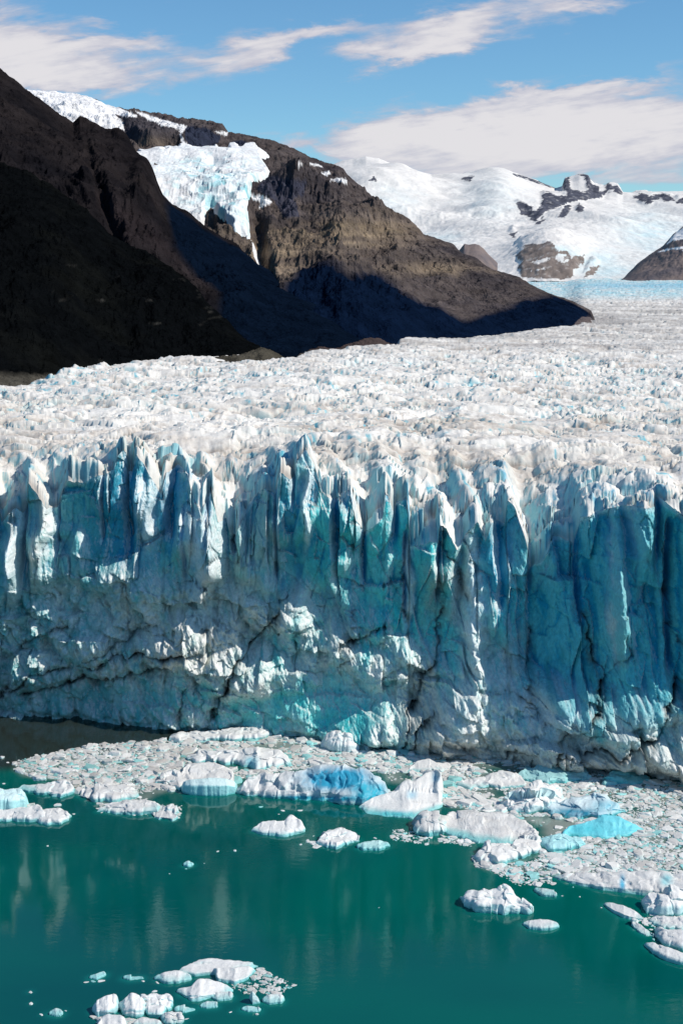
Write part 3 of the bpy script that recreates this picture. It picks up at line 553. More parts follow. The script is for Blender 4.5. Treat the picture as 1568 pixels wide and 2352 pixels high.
def ext3(px, py, XX, YY, T):
    qx, qy = warp(px, py, XX, YY, .012, 10, 245); z = np.zeros(px.shape)
    cl = pip(qx, qy, [k1(*p) for p in [(560, 370), (640, 352), (760, 380), (840, 405), (1000, 410), (1030, 430), (1000, 500), (860, 515), (640, 515), (590, 450)]])*1.
    z += 10*blur(cl, 3)*(.8+.3*fbm(XX*.05, YY*.01, 3, 250, .6, True))*sstep(1., .93, T)
    z += (22*np.exp(-((px-690)/60.)**2-((py-450)/26.)**2)+14*np.exp(-((px-860)/110.)**2-((py-540)/26.)**2)+8*np.exp(-((px-960)/80.)**2-((py-610)/16.)**2))*(1+fbm(XX*.012, YY*.012, 5, 251, .65))+14*fbm(XX*.02, YY*.02, 6, 252, .62, True)*np.sin(np.clip(T, 0, 1)*3.14)
    z -= 26*np.exp(-((px-590-(py-500)*.15)/14.)**2)*sstep(460, 560, py)*sstep(1, .8, T)
    zz_ = (1-T)*60+fbm(XX*.004, YY*.004, 3, 253)*8+(XX*.02); z += 5.5*(np.abs((zz_*.22) % 2-1))*sstep(.95, .8, T)*(1+fbm(XX*.02, YY*.02, 3, 254))
    return z*sstep(1.0, .94, T)
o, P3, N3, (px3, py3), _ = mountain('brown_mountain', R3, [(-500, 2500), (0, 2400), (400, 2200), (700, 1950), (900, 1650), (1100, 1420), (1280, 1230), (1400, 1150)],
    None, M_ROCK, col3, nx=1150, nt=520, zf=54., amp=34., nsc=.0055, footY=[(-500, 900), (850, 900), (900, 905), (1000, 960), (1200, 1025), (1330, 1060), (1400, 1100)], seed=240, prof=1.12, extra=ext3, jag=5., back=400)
tag(o, kind='structure')
# hanging glacier: its own broken sheet of ice lying on the rock
qx, qy = warp(px3, py3, P3[..., 0], P3[..., 1], .02, 8, 261)
hm = pip(qx, qy, HANG)*1.
hb = np.clip(blur(hm, 4)*2-.55, -.4, 1)
XX, YY = P3[..., 0], P3[..., 1]
sr, si = env_planes(XX/9., YY/14., 262, 1.3, .4, .9); sr2, si2 = env_planes(XX/4.5, YY/7., 263, 1.3, .4, .9)
brk = np.exp(-((qx-480)/110.)**2-((qy-430)/60.)**2)+np.exp(-((qx-530)/60.)**2-((qy-490)/60.)**2); brk = np.clip(brk, 0, 1)
PH = P3.copy(); thick = hb*(7+5*fbm(XX*.01, YY*.01, 3, 264))+hb.clip(0, 1)*brk*(2.0*sr-1.5*sr2)
smoothz = blur(P3[..., 2], 12)
PH[..., 2] = lerp(PH[..., 2], smoothz, hb.clip(0, 1)*.85)+thick; PH[..., 1] -= thick*.6
NH = normals(PH); NH[NH[..., 2] < 0] *= -1
CH = np.ones(PH.shape)*np.array((.80, .79, .77))
ff = fbm(XX*.02, YY*.02, 5, 265, .6)
CH = mixc(CH, (.52, .72, .75), np.clip(brk*(.25+1.1*ff+.5*(si2-.5)), 0, .8))
CH = mixc(CH, (.18, .52, .56), np.clip(brk*(si2-.80)*3.2+brk*sstep(.7, .3, NH[..., 2])*.5, 0, .8))
keep = blur(hm, 2) > .03
hg = grid_obj('hanging_glacier', PH, np.clip(CH, 0, .9), M_HANG, mask=keep)
tag(hg, 'steep broken glacier hanging in a bowl of the brown mountain and narrowing to a point', 'hanging glacier')

# dark ridge behind the wooded slope
R2 = [(-700, -150), (-300, 20), (0, 155)]+[k1(*p) for p in [(40, 160), (90, 200), (150, 245), (200, 285), (270, 340), (335, 380), (365, 352), (400, 362), (440, 385), (480, 402), (540, 405), (580, 440), (640, 545), (670, 580), (700, 620), (720, 660), (745, 710), (780, 745), (850, 780), (920, 840), (1000, 890), (1090, 940), (1170, 1010), (1260, 1080), (1350, 1120), (1450, 1170), (1520, 1200), (1600, 1290), (1680, 1350), (1740, 1378)]]+[(905, 800)]
def col2(px, py, XX, YY, T, N, n, P):
    f = fbm(XX*.012, YY*.012, 6, 271, .6); qx, qy = warp(px, py, XX, YY, .012, 14, 273)
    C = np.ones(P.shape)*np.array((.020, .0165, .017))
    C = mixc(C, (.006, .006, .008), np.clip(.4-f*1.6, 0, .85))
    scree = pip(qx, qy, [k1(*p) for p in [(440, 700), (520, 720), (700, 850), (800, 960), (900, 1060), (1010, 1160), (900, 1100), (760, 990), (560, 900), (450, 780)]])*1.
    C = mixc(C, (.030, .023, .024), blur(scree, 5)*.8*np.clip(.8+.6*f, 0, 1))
    for q in [[(780, 830), (900, 940), (1040, 1040)], [(840, 900), (960, 1010), (1060, 1100)], [(760, 780), (870, 850), (1000, 960)]]:
        C = mixc(C, (.028, .027, .030), np.exp(-(seg_dist(qx, qy, [k1(*p) for p in q])/4.)**2)*.6)
    wood = pip(qx, qy, [k1(*p) for p in [(760, 740), (900, 850), (1100, 960), (1300, 1100), (1500, 1190), (1800, 1390), (1400, 1500), (1000, 1300), (1010, 1160), (900, 1060), (800, 950)]])*1.
    C = mixc(C, (.0025, .0060, .014), np.clip(blur(wood, 7)*1.3+.3*f*(blur(wood, 7) > .1), 0, 1))  # dark woods, with navy haze painted into their colour
    return C
def ext2(px, py, XX, YY, T):
    z = 16*np.exp(-((px-200)/30.)**2)*fbm(XX*.02, YY*.02, 4, 275, .6)
    z = z - 9*np.exp(-((px-215-(py-380)*.35)/12.)**2)*sstep(300, 420, py)*sstep(1, .85, T) + 16*np.exp(-((px-330)/30.)**2-((py-420)/50.)**2)
    return z*sstep(1.0, .92, T)
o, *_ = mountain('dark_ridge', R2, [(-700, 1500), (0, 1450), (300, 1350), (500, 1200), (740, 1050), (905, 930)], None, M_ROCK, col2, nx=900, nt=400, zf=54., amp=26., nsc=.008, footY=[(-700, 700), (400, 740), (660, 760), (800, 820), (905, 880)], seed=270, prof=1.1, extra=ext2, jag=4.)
tag(o, kind='structure')

# nearest wooded slope
R1 = [(-700, 60), (-300, 240), (0, 372), (60, 392), (110, 420), (150, 448), (200, 482), (250, 535), (300, 565), (345, 580), (390, 612), (430, 640), (455, 665), (480, 700), (520, 735), (560, 775), (610, 805), (650, 826), (675, 838)]
def col1_(px, py, XX, YY, T, N, n, P):
    f = fbm(XX*.02, YY*.02, 6, 281, .6); qx, qy = warp(px, py, XX, YY, .03, 10, 283)
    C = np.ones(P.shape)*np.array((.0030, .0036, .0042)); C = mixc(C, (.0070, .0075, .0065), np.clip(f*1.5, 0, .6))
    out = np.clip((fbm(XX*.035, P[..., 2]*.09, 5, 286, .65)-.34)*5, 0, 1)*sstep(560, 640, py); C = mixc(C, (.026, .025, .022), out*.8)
    for (x, y, rx, ry) in [(420, 645, 34, 9), (455, 670, 10, 16), (165, 610, 26, 8), (215, 600, 18, 6), (225, 690, 22, 7), (365, 742, 26, 4), (240, 825, 24, 9), (350, 690, 22, 6), (480, 710, 18, 12), (100, 625, 10, 3)]:
        C = mixc(C, (.055, .052, .046), np.clip((np.exp(-((qx-x)/rx)**2-((qy-y)/ry)**2)*(.5+2.2*fbm(XX*.09, P[..., 2]*.16, 5, 284, .65))-.42)*1.5, 0, .55))
    strip = pip(qx, qy, [(-900, 850), (0, 862), (110, 866), (230, 862), (230, 885), (120, 910), (0, 935), (-900, 1050)])*1.; C = mixc(C, (.11, .10, .08), blur(strip, 2)*np.clip(.8+.6*f, .3, 1))
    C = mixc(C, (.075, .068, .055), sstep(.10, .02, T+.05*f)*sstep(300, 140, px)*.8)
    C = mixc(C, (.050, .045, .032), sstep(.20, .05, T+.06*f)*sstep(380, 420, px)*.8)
    return C
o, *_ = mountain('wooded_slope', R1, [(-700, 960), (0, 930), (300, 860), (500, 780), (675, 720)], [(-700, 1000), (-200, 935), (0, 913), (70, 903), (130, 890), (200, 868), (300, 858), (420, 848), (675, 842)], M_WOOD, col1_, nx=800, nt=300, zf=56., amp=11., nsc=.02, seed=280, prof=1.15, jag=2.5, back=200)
tag(o, kind='structure')
# moraine heaps at the glacier's edge
def mor_col(px, py, XX, YY, T, N, n, P):
    f = fbm(XX*.06, YY*.06, 5, 291, .6); C = np.ones(P.shape)*np.array((.062, .055, .042)); C = mixc(C, (.058, .043, .040), sstep(660, 720, px)); return C*(1+.5*f)[..., None]
o, *_ = mountain('moraine', [(380, 848), (430, 832), (500, 820), (560, 812), (600, 796), (630, 806), (668, 832), (690, 812), (730, 796), (770, 800), (800, 790), (850, 774), (880, 780), (905, 794)], [(380, 655), (660, 690), (700, 780), (905, 880)], None, M_ROCK, mor_col, nx=360, nt=60, zf=57., amp=1.5, nsc=.04, footY=[(380, 622), (660, 650), (700, 740), (905, 840)], seed=290, jag=1.5, back=60)
tag(o, kind='structure')

# ------------------------------------------------------------ floating ice
SPLATS = []                                   # footprints (X, Y, rx, ry, strength): sunken ice showing through the water
WHITE = np.array((.74, .735, .71)); CYAN = np.array((.22, .62, .66)); DIRTY = np.array((.48, .44, .40)); BLUE = np.array((.02, .40, .60))
def loft(name, st, depth, rfrac=.5, p=.7, q=.8, col=WHITE, face=CYAN, facez=.5, rough=.5, seed=1, n=110, blue=None, under=True, dirty=0., scal=1.3, grooves=None, fl=.4):
    """one iceberg: st = (x, y at the waterline, y of its top) across the picture; depth in metres"""
    xs = np.array([s_[0] for s_ in st], float); xq = np.linspace(xs[0], xs[-1], n)
    yb = np.interp(xq, xs, [s_[1] for s_ in st]); yt = np.interp(xq, xs, [s_[2] for s_ in st]); yt = np.convolve(np.pad(yt, 3, mode='edge'), np.hanning(9)[1:-1]/np.hanning(9).sum(), 'valid'); yb = yb+1.6*fbm(xq*.022, xq*0+seed, 2, seed, .5)
    X0, Y0 = ground(xq, yb); c = (xq-xq[0])/(xq[-1]-xq[0])*2-1
    ext = np.maximum(yb-yt, 1.); ext = np.convolve(np.pad(ext, 6, mode='edge'), np.ones(13)/13, 'valid')
    rfrac = .78; Dp = (ground(xq, yb-(1-fl)*ext)[1]-Y0)/rfrac+.15; Dp = Dp*np.clip(1.05-np.abs(c)**8, .1, 1); depth = float(Dp.max())
    Yr = Y0+rfrac*Dp; a, e = az_el(xq, yt); zr = np.maximum(H+e*Yr, .12)*np.clip(1.02-np.abs(c)**14, .1, 1)*(1+rough*.3*fbm(xq*.02, xq*0+seed, 2, seed+8, .5))
    hs = np.clip(1.22-.95*p+.08*fbm(xq*.03, xq*0+seed, 3, seed+11), .06, .88); hb = np.clip(.55+.35*fbm(xq*.03, xq*0+seed, 3, seed+12), .2, .9)
    th = np.linspace(0, 1, 34)[:, None]; k = .38
    a1_ = sstep(0, 1, np.clip(th/k, 0, 1))*.35+.65*np.clip(th/k, 0, 1); a2_ = np.clip((th-k)/(1-k), 0, 1)
    Y1 = Y0+rfrac*Dp*(.07*a1_+.93*a2_); Z1 = zr*(hs*a1_+(1-hs)*a2_)
    ph = np.linspace(0, 1, 26)[1:, None]; b1_ = np.clip(ph/.75, 0, 1); b2_ = np.clip((ph-.75)/.25, 0, 1)
    Y2 = Yr+(1-rfrac)*Dp*(.88*b1_+.12*b2_); Z2 = zr*(1-(1-hb)*b1_-hb*b2_)
    Yv = np.concatenate([Y0[None]+.0, Y1, Y2, (Y0+Dp)[None]], 0); Zv = np.concatenate([0*X0[None]-1.2, Z1, Z2, 0*X0[None]-1.2], 0)
    Xv = X0[None]*(Yv/Y0[None])
    P = np.stack([Xv, Yv, Zv], -1); N = normals(P)
    N[(N[..., 2] < 0) & (Zv > .2)] *= -1; N[(Zv <= .2) & (N[..., 1] > 0) & (np.arange(len(Zv))[:, None] < 10)] *= -1
    b1, i1 = env_planes(Xv/(3.6*scal)+seed, (Yv*.8+Zv)/(3.0*scal), seed, 1.2, .4, .8); b2, i2 = env_planes(Xv/(1.2*scal)+.3*b1, (Yv*.8+Zv)/(1.1*scal), seed+1, 1.1, .45, .7)
    dd = rough*(.55*(i1-.5)+1.3*(b1-.3)-.42*(b2-.3)+.35*fbm(Xv*.8, (Yv+Zv)*.8, 5, seed+2, .65))
    if grooves:
        gs, gd, sl = grooves; dd = dd+gd*np.abs(np.sin((Xv+sl*Yv)*gs+1.5*fbm(Xv*.15, Yv*.15, 3, seed+7)))*sstep(.2, 1., Zv)
    wsc = .16*depth*np.clip(rough*1.7, .15, 1.); P[..., 0] += wsc*(fbm(Xv*1.6/depth*2+seed, Yv*1.6/depth*2, 2, seed+20, .5)+.20*fbm(Xv*.9, Yv*.9, 3, seed+21, .6)); P[..., 1] += 1.5*wsc*(fbm(Xv*1.6/depth*2+seed, Yv*1.6/depth*2, 2, seed+22, .5)+.25*fbm(Xv*.9, Yv*.9, 3, seed+23, .6))
    P = P+N*dd[..., None]*sstep(-.8, .4, Zv)[..., None]
    N2 = normals(P); up = np.abs(N2[..., 2])
    C = np.ones(P.shape)*np.asarray(col)
    C = mixc(C, DIRTY, np.clip(dirty*(.5+1.2*fbm(Xv*.3, (Yv+Zv)*.5, 4, seed+3, .6)), 0, .8))
    row = np.arange(len(Zv))[:, None]*np.ones_like(Xv)
    fm = sstep(.75, .3, up+.15*fbm(Xv*.5, Zv, 3, seed+4))*(row < 36)
    C = mixc(C, face, fm*facez)  # steep fronts tinted cyan, so their shaded look is painted in
    if blue is not None:
        px, py = project(P)
        for (x, y, rx, ry, am, bc) in blue: C = mixc(C, bc, np.clip(am*1.2*np.exp(-(np.abs((px-x)/rx)**2.6)-(np.abs((py-y)/ry)**2.6))*(.85+.6*fbm(Xv*.8, Zv*.8+Yv*.3, 3, seed+5)), 0, .97))
    C = mixc(C, (.10, .52, .52), sstep(.55, .05, Zv)*.75)
    org = np.array((P[1, :, 0].mean(), P[1, :, 1].mean(), 0.)); V = P-org
    o = grid_obj(name, V, np.clip(C, 0, .9), M_FLOE); o.location = org
    if under:
        for k in range(4, n-4, 8): SPLATS.append((X0[k], Y0[k]+.2*Dp[k], .9, .9+.2*Dp[k], .6))
    return o

o = loft('iceberg', [(825, 1853, 1848), (850, 1866, 1838), (880, 1872, 1826), (905, 1876, 1815), (925, 1878, 1800), (935, 1878, 1795), (948, 1878, 1800), (960, 1876, 1790), (975, 1872, 1775), (990, 1866, 1768), (1005, 1858, 1768), (1013, 1845, 1775), (1018, 1832, 1795)], 9., .62, 1.25, .8, rough=.22, fl=.34, seed=301, facez=.1, blue=[(945, 1825, 12, 9, .6, (.16, .48, .64)), (1000, 1785, 9, 12, .6, (.2, .5, .66)), (900, 1870, 60, 7, .9, (.10, .50, .60))])
tag(o, 'tall white wedge shaped iceberg with a blue notch and a knob on its right end', 'iceberg')
o = loft('iceberg', [(415, 1812, 1806), (422, 1822, 1792), (440, 1826, 1789), (480, 1828, 1787), (520, 1828, 1790), (540, 1822, 1796), (548, 1812, 1806)], 5., .5, .55, .7, col=(.60, .76, .75), face=(.30, .68, .70), facez=.85, rough=.15, fl=0.8, seed=303)
tag(o, 'smooth pale turquoise rounded base of ice in front of the dirty white cap', 'iceberg')
o = loft('iceberg', [(412, 1790, 1786), (416, 1800, 1770), (430, 1802, 1757), (460, 1802, 1754), (500, 1803, 1757), (530, 1805, 1772), (548, 1803, 1790)], 6., .75, .75, .8, rough=.35, fl=0.35, seed=304, dirty=.25, facez=.15)
tag(o, 'flat dusty white ice cap sitting just behind the smooth turquoise iceberg base', 'iceberg')
o = loft('iceberg', [(540, 1818, 1808), (560, 1826, 1792), (600, 1830, 1780), (650, 1834, 1775), (700, 1838, 1768), (740, 1840, 1760), (770, 1842, 1758), (800, 1846, 1762), (830, 1848, 1768), (860, 1844, 1780), (885, 1834, 1798), (898, 1824, 1815)], 10., .55, .95, .8, rough=.42, fl=.68, seed=305, facez=.15, scal=.9, blue=[(775, 1790, 78, 26, 1.3, (.01, .33, .52)), (850, 1822, 40, 24, 1.2, (.02, .40, .54)), (700, 1835, 150, 8, 1.1, (.0, .32, .45))], n=200)
tag(o, 'long low iceberg with a vivid deep blue hollow in its face', 'iceberg')
o = loft('iceberg', [(1288, 1925, 1912), (1310, 1922, 1898), (1350, 1924, 1886), (1385, 1926, 1872), (1420, 1924, 1876), (1450, 1918, 1892), (1475, 1905, 1900)], 6., .6, 1.1, .8, col=(.16, .60, .68), face=(.08, .56, .68), facez=.8, rough=.18, fl=0.55, seed=306, blue=[(1340, 1905, 40, 12, .5, (.06, .5, .58))])
tag(o, 'smooth bright turquoise wedge of clear ice low in the brash', 'iceberg')
o = loft('iceberg', [(1240, 1862, 1850), (1270, 1872, 1842), (1310, 1880, 1840), (1340, 1882, 1832), (1380, 1880, 1832), (1410, 1874, 1850), (1425, 1866, 1862)], 7., .6, .95, .8, col=(.62, .74, .77), face=(.02, .34, .50), facez=.85, rough=.5, seed=307, blue=[(1320, 1868, 60, 12, .9, (.01, .28, .42)), (1390, 1850, 30, 12, .6, (.05, .45, .6))])
tag(o, 'dark blue iceberg speckled with snow behind the turquoise wedge', 'iceberg')
o = loft('iceberg', [(1010, 1900, 1880), (1025, 1912, 1870), (1060, 1925, 1868), (1110, 1938, 1870), (1150, 1940, 1872), (1190, 1942, 1885), (1215, 1942, 1900), (1240, 1935, 1918)], 9., .75, 1.3, .8, rough=.3, seed=308, facez=.1, dirty=.35, fl=.3, grooves=(3.6, .14, .9), n=190)
tag(o, 'dusty white ice slab scored with fine parallel grooves', 'iceberg')
o = loft('iceberg', [(1096, 1976, 1962), (1120, 1984, 1945), (1150, 1982, 1938), (1180, 1975, 1935), (1200, 1968, 1928), (1225, 1958, 1922), (1245, 1945, 1930)], 5., .6, .8, .8, rough=.55, seed=309, facez=.25, dirty=.3)
tag(o, 'lumpy white iceberg just below the grooved slab', 'iceberg')
o = loft('iceberg', [(1270, 2015, 2008), (1300, 2026, 2006), (1340, 2036, 2006), (1380, 2045, 2008), (1420, 2050, 2008), (1470, 2055, 2006), (1520, 2060, 2006), (1568, 2062, 2008), (1640, 2062, 2012), (1690, 2050, 2030)], 7., .45, .85, .8, rough=.35, seed=310, facez=.3, dirty=.25, fl=.42, grooves=(1.0, .25, .5), n=200, blue=[(1428, 2030, 6, 20, .8, (.1, .5, .7)), (1530, 2022, 14, 14, .6, (.15, .6, .66))])
tag(o, 'long white ice slab cut by blue grooves at the right edge', 'iceberg')
o = loft('iceberg', [(1060, 2062, 2056), (1072, 2082, 2052), (1100, 2096, 2046), (1130, 2094, 2042), (1150, 2098, 2034), (1170, 2100, 2040), (1182, 2100, 2062), (1215, 2100, 2074), (1218, 2085, 2078)], 4.5, .6, .75, .8, rough=.6, fl=0.6, seed=311, facez=.45)
tag(o, 'lumpy white iceberg with a pale blue knob floating alone in open water', 'iceberg')
o = loft('ice_floe', [(1200, 2124, 2119), (1215, 2134, 2115), (1240, 2136, 2114), (1265, 2135, 2117), (1281, 2130, 2124)], 2., .5, .6, .7, rough=.2, seed=312)
tag(o, 'thin flat floe alone in open water below the lumpy iceberg', 'ice floe')
o = loft('ice_floe', [(1228, 2046, 2042), (1245, 2058, 2045), (1275, 2060, 2050), (1278, 2056, 2054)], 1.5, .5, .6, .7, rough=.2, seed=313)
tag(o, 'small flat floe between the lumpy iceberg and the long grooved slab', 'ice floe')
o = loft('iceberg', [(578, 1908, 1905), (600, 1916, 1890), (630, 1920, 1886), (655, 1920, 1888), (662, 1918, 1876), (670, 1917, 1874), (678, 1916, 1880), (690, 1914, 1888), (698, 1910, 1905)], 4.5, .55, .9, .8, rough=.25, seed=314, facez=.1)
tag(o, 'flat white iceberg with one round knob alone in open water', 'iceberg')
o = loft('iceberg', [(1385, 2078, 2072), (1400, 2092, 2073), (1430, 2108, 2080), (1455, 2114, 2092), (1478, 2114, 2108)], 3., .5, .55, .7, rough=.15, seed=315)
tag(o, 'smooth tilted oval ice plate under the right hand slab', 'iceberg')
o = loft('iceberg', [(1480, 2172, 2166), (1500, 2188, 2168), (1530, 2206, 2180), (1560, 2214, 2192), (1600, 2214, 2196), (1620, 2208, 2204)], 3., .5, .6, .7, rough=.2, seed=316)
tag(o, 'curved white ice plate, lowest floe at the right edge', 'iceberg')
o = loft('iceberg', [(1450, 2128, 2112), (1465, 2142, 2122), (1480, 2150, 2132), (1500, 2152, 2144)], 2., .5, .8, .8, rough=.3, seed=317)
tag(o, 'small white berg with a pointed left horn near the right edge', 'iceberg')
o = loft('iceberg', [(1505, 2140, 2130), (1525, 2172, 2140), (1560, 2180, 2142), (1600, 2182, 2140), (1640, 2170, 2160)], 4., .5, .7, .8, rough=.4, seed=318)
tag(o, 'rounded white berg above the curved plate at the right edge', 'iceberg')
o = loft('iceberg', [(1468, 2075, 2060), (1490, 2098, 2050), (1520, 2104, 2048), (1550, 2100, 2052), (1580, 2090, 2060)], 5., .55, .7, .8, rough=.6, fl=0.6, seed=319, facez=.5)
tag(o, 'knobbly pale blue berg beneath the grooved slab at the right edge', 'iceberg')
o = loft('iceberg', [(1490, 2118, 2108), (1520, 2134, 2108), (1560, 2138, 2112), (1600, 2134, 2124)], 3., .5, .8, .8, rough=.4, seed=320)
tag(o, 'low white floe under the knobbly berg at the right edge', 'iceberg')
# left side
o = loft('iceberg', [(-60, 1860, 1840), (-30, 1866, 1822), (0, 1868, 1817), (30, 1866, 1816), (55, 1860, 1818), (62, 1850, 1830)], 5., .5, .5, .7, col=(.62, .80, .80), face=(.35, .74, .76), facez=.7, rough=.4, fl=0.7, seed=321)
tag(o, 'pale turquoise ice block at the left edge of the lake', 'iceberg')
o = loft('iceberg', [(-60, 1886, 1872), (0, 1887, 1862), (40, 1887, 1860), (80, 1887, 1856), (105, 1886, 1850)], 4., .5, .7, .8, rough=.4, seed=322, facez=.4)
tag(o, 'long low white floe below the turquoise block at the left edge', 'ice floe')
o = loft('iceberg', [(74, 1880, 1876), (85, 1888, 1866), (110, 1893, 1858), (135, 1892, 1857), (155, 1886, 1864), (160, 1876, 1872)], 3.5, .5, .75, .8, rough=.35, seed=323, dirty=.2, facez=.2)
tag(o, 'rounded white ice slab split by a thin dark crack', 'iceberg')
o = loft('iceberg', [(40, 1816, 1812), (80, 1820, 1808), (110, 1826, 1802), (120, 1830, 1800), (145, 1832, 1795), (165, 1824, 1800), (175, 1816, 1812)], 3.5, .5, .8, .8, rough=.4, seed=324, facez=.7)
tag(o, 'pale blue pointed floe with a long flat tail near the left edge', 'iceberg')
o = loft('iceberg', [(392, 1702, 1688), (410, 1706, 1684), (460, 1704, 1684), (500, 1700, 1680), (560, 1700, 1678), (600, 1698, 1673), (615, 1692, 1674), (622, 1690, 1680)], 6., .5, .6, .8, rough=.6, seed=325, facez=.3)
tag(o, 'long ragged white berg lying along the foot of the wall', 'iceberg')
o = loft('iceberg', [(420, 1745, 1736), (450, 1752, 1730), (500, 1752, 1728), (560, 1758, 1722), (590, 1770, 1722), (600, 1768, 1724), (640, 1762, 1734), (665, 1756, 1748)], 6., .55, .7, .8, rough=.6, seed=326, facez=.3, blue=[(578, 1752, 16, 14, .8, (.12, .50, .60))])
tag(o, 'broad white berg with a turquoise corner above the deep blue iceberg', 'iceberg')
o = loft('iceberg', [(340, 1862, 1856), (352, 1876, 1846), (380, 1884, 1850), (405, 1882, 1852), (413, 1870, 1860)], 3., .5, .9, .8, rough=.6, seed=327, dirty=.4)
tag(o, 'small dirty lump of ice with a pointed back below the brash edge', 'iceberg')
o = loft('iceberg', [(175, 1828, 1822), (200, 1838, 1806), (250, 1840, 1804), (290, 1838, 1810), (315, 1830, 1824)], 5., .5, .8, .8, rough=.5, seed=328, dirty=.4, facez=.2)
tag(o, 'wide flat dusty floe at the left front of the brash', 'ice floe')
o = loft('iceberg', [(222, 1864, 1858), (250, 1868, 1846), (300, 1872, 1840), (340, 1868, 1846), (370, 1862, 1856)], 4.5, .5, .8, .8, rough=.5, seed=329, dirty=.3, facez=.2)
tag(o, 'low ragged white floe along the lower left rim of the brash', 'ice floe')
o = loft('iceberg', [(360, 1800, 1790), (380, 1808, 1780), (410, 1812, 1776), (440, 1806, 1784)], 4., .5, .8, .8, rough=.6, seed=330, dirty=.5)
tag(o, 'pitted grey dirty lump left of the dusty ice cap', 'iceberg')
o = loft('iceberg', [(745, 1716, 1704), (765, 1724, 1690), (800, 1728, 1688), (820, 1722, 1700), (830, 1716, 1712)], 4., .5, .8, .8, rough=.6, fl=0.8, seed=331, facez=.3)
tag(o, 'peaked white chunk against the foot of the wall at mid picture', 'iceberg')
o = loft('iceberg', [(938, 1774, 1762), (960, 1776, 1750), (985, 1776, 1744), (1005, 1774, 1756), (1018, 1770, 1766)], 4.5, .65, 1.1, .8, rough=.2, seed=332, facez=.5)
tag(o, 'smooth white pointed slab with a teal waterline above the wedge iceberg', 'iceberg')
o = loft('iceberg', [(1050, 1806, 1796), (1080, 1812, 1792), (1110, 1808, 1790), (1125, 1808, 1776), (1150, 1810, 1772), (1180, 1808, 1778), (1212, 1804, 1792)], 5., .55, .85, .8, rough=.45, seed=333, facez=.2)
tag(o, 'domed white floe with a flat left arm in the middle of the brash', 'iceberg')
o = loft('iceberg', [(1180, 1790, 1780), (1210, 1798, 1768), (1240, 1800, 1756), (1290, 1800, 1752), (1330, 1796, 1758), (1362, 1790, 1776)], 8., .6, .9, .8, col=(.35, .62, .62), face=(.10, .46, .48), facez=.6, rough=.6, seed=334, n=150)
tag(o, 'low green tinged mound of wet ice below the right of the wall', 'iceberg')
o = loft('iceberg', [(1400, 1796, 1786), (1420, 1800, 1770), (1460, 1802, 1768), (1490, 1796, 1780)], 4., .55, .9, .8, col=(.25, .60, .60), face=(.08, .48, .52), facez=.6, rough=.6, seed=335)
tag(o, 'small green blue mound of wet ice beside the wall foot at right', 'iceberg')
o = loft('iceberg', [(1296, 1752, 1748), (1302, 1756, 1742), (1318, 1756, 1736), (1330, 1754, 1742), (1334, 1752, 1748)], 2., .5, .7, .8, col=(.45, .75, .76), facez=.7, rough=.35, fl=0.8, seed=336)
tag(o, 'little pale turquoise boulder of ice near the right wall foot', 'iceberg')
o = loft('iceberg', [(1150, 1845, 1836), (1165, 1862, 1826), (1190, 1866, 1822), (1225, 1866, 1808), (1250, 1862, 1800), (1270, 1856, 1808), (1285, 1850, 1822), (1292, 1842, 1836)], 6., .6, .85, .8, rough=.85, fl=0.65, seed=337, facez=.45, scal=.8, n=150)
tag(o, 'crumbly white berg with a crest left of the dark blue iceberg', 'iceberg')
o = loft('iceberg', [(1245, 1944, 1936), (1265, 1954, 1924), (1290, 1954, 1920), (1320, 1950, 1926), (1338, 1942, 1934)], 4., .5, .75, .8, col=(.42, .72, .74), facez=.6, rough=.5, seed=338)
tag(o, 'pale turquoise lump between the grooved slab and the turquoise wedge', 'iceberg')
o = loft('iceberg', [(735, 1940, 1925), (750, 1946, 1912), (775, 1944, 1908), (800, 1940, 1910), (828, 1930, 1920)], 3.5, .5, .8, .8, rough=.6, seed=339, facez=.3)
tag(o, 'jagged white floe in open water left of the wedge iceberg', 'ice floe')
o = loft('iceberg', [(821, 1948, 1942), (835, 1954, 1938), (870, 1952, 1932), (893, 1944, 1938)], 2.4, .5, .7, .8, col=(.5, .74, .72), rough=.3, seed=340)
tag(o, 'thin pale green floe just below the wedge iceberg', 'ice floe')
o = loft('iceberg', [(960, 1908, 1898), (975, 1916, 1884), (1000, 1918, 1878), (1018, 1912, 1886)], 3.5, .5, .8, .8, rough=.7, seed=341, dirty=.5)
tag(o, 'rough dirty chunk between the wedge iceberg and the grooved slab', 'iceberg')
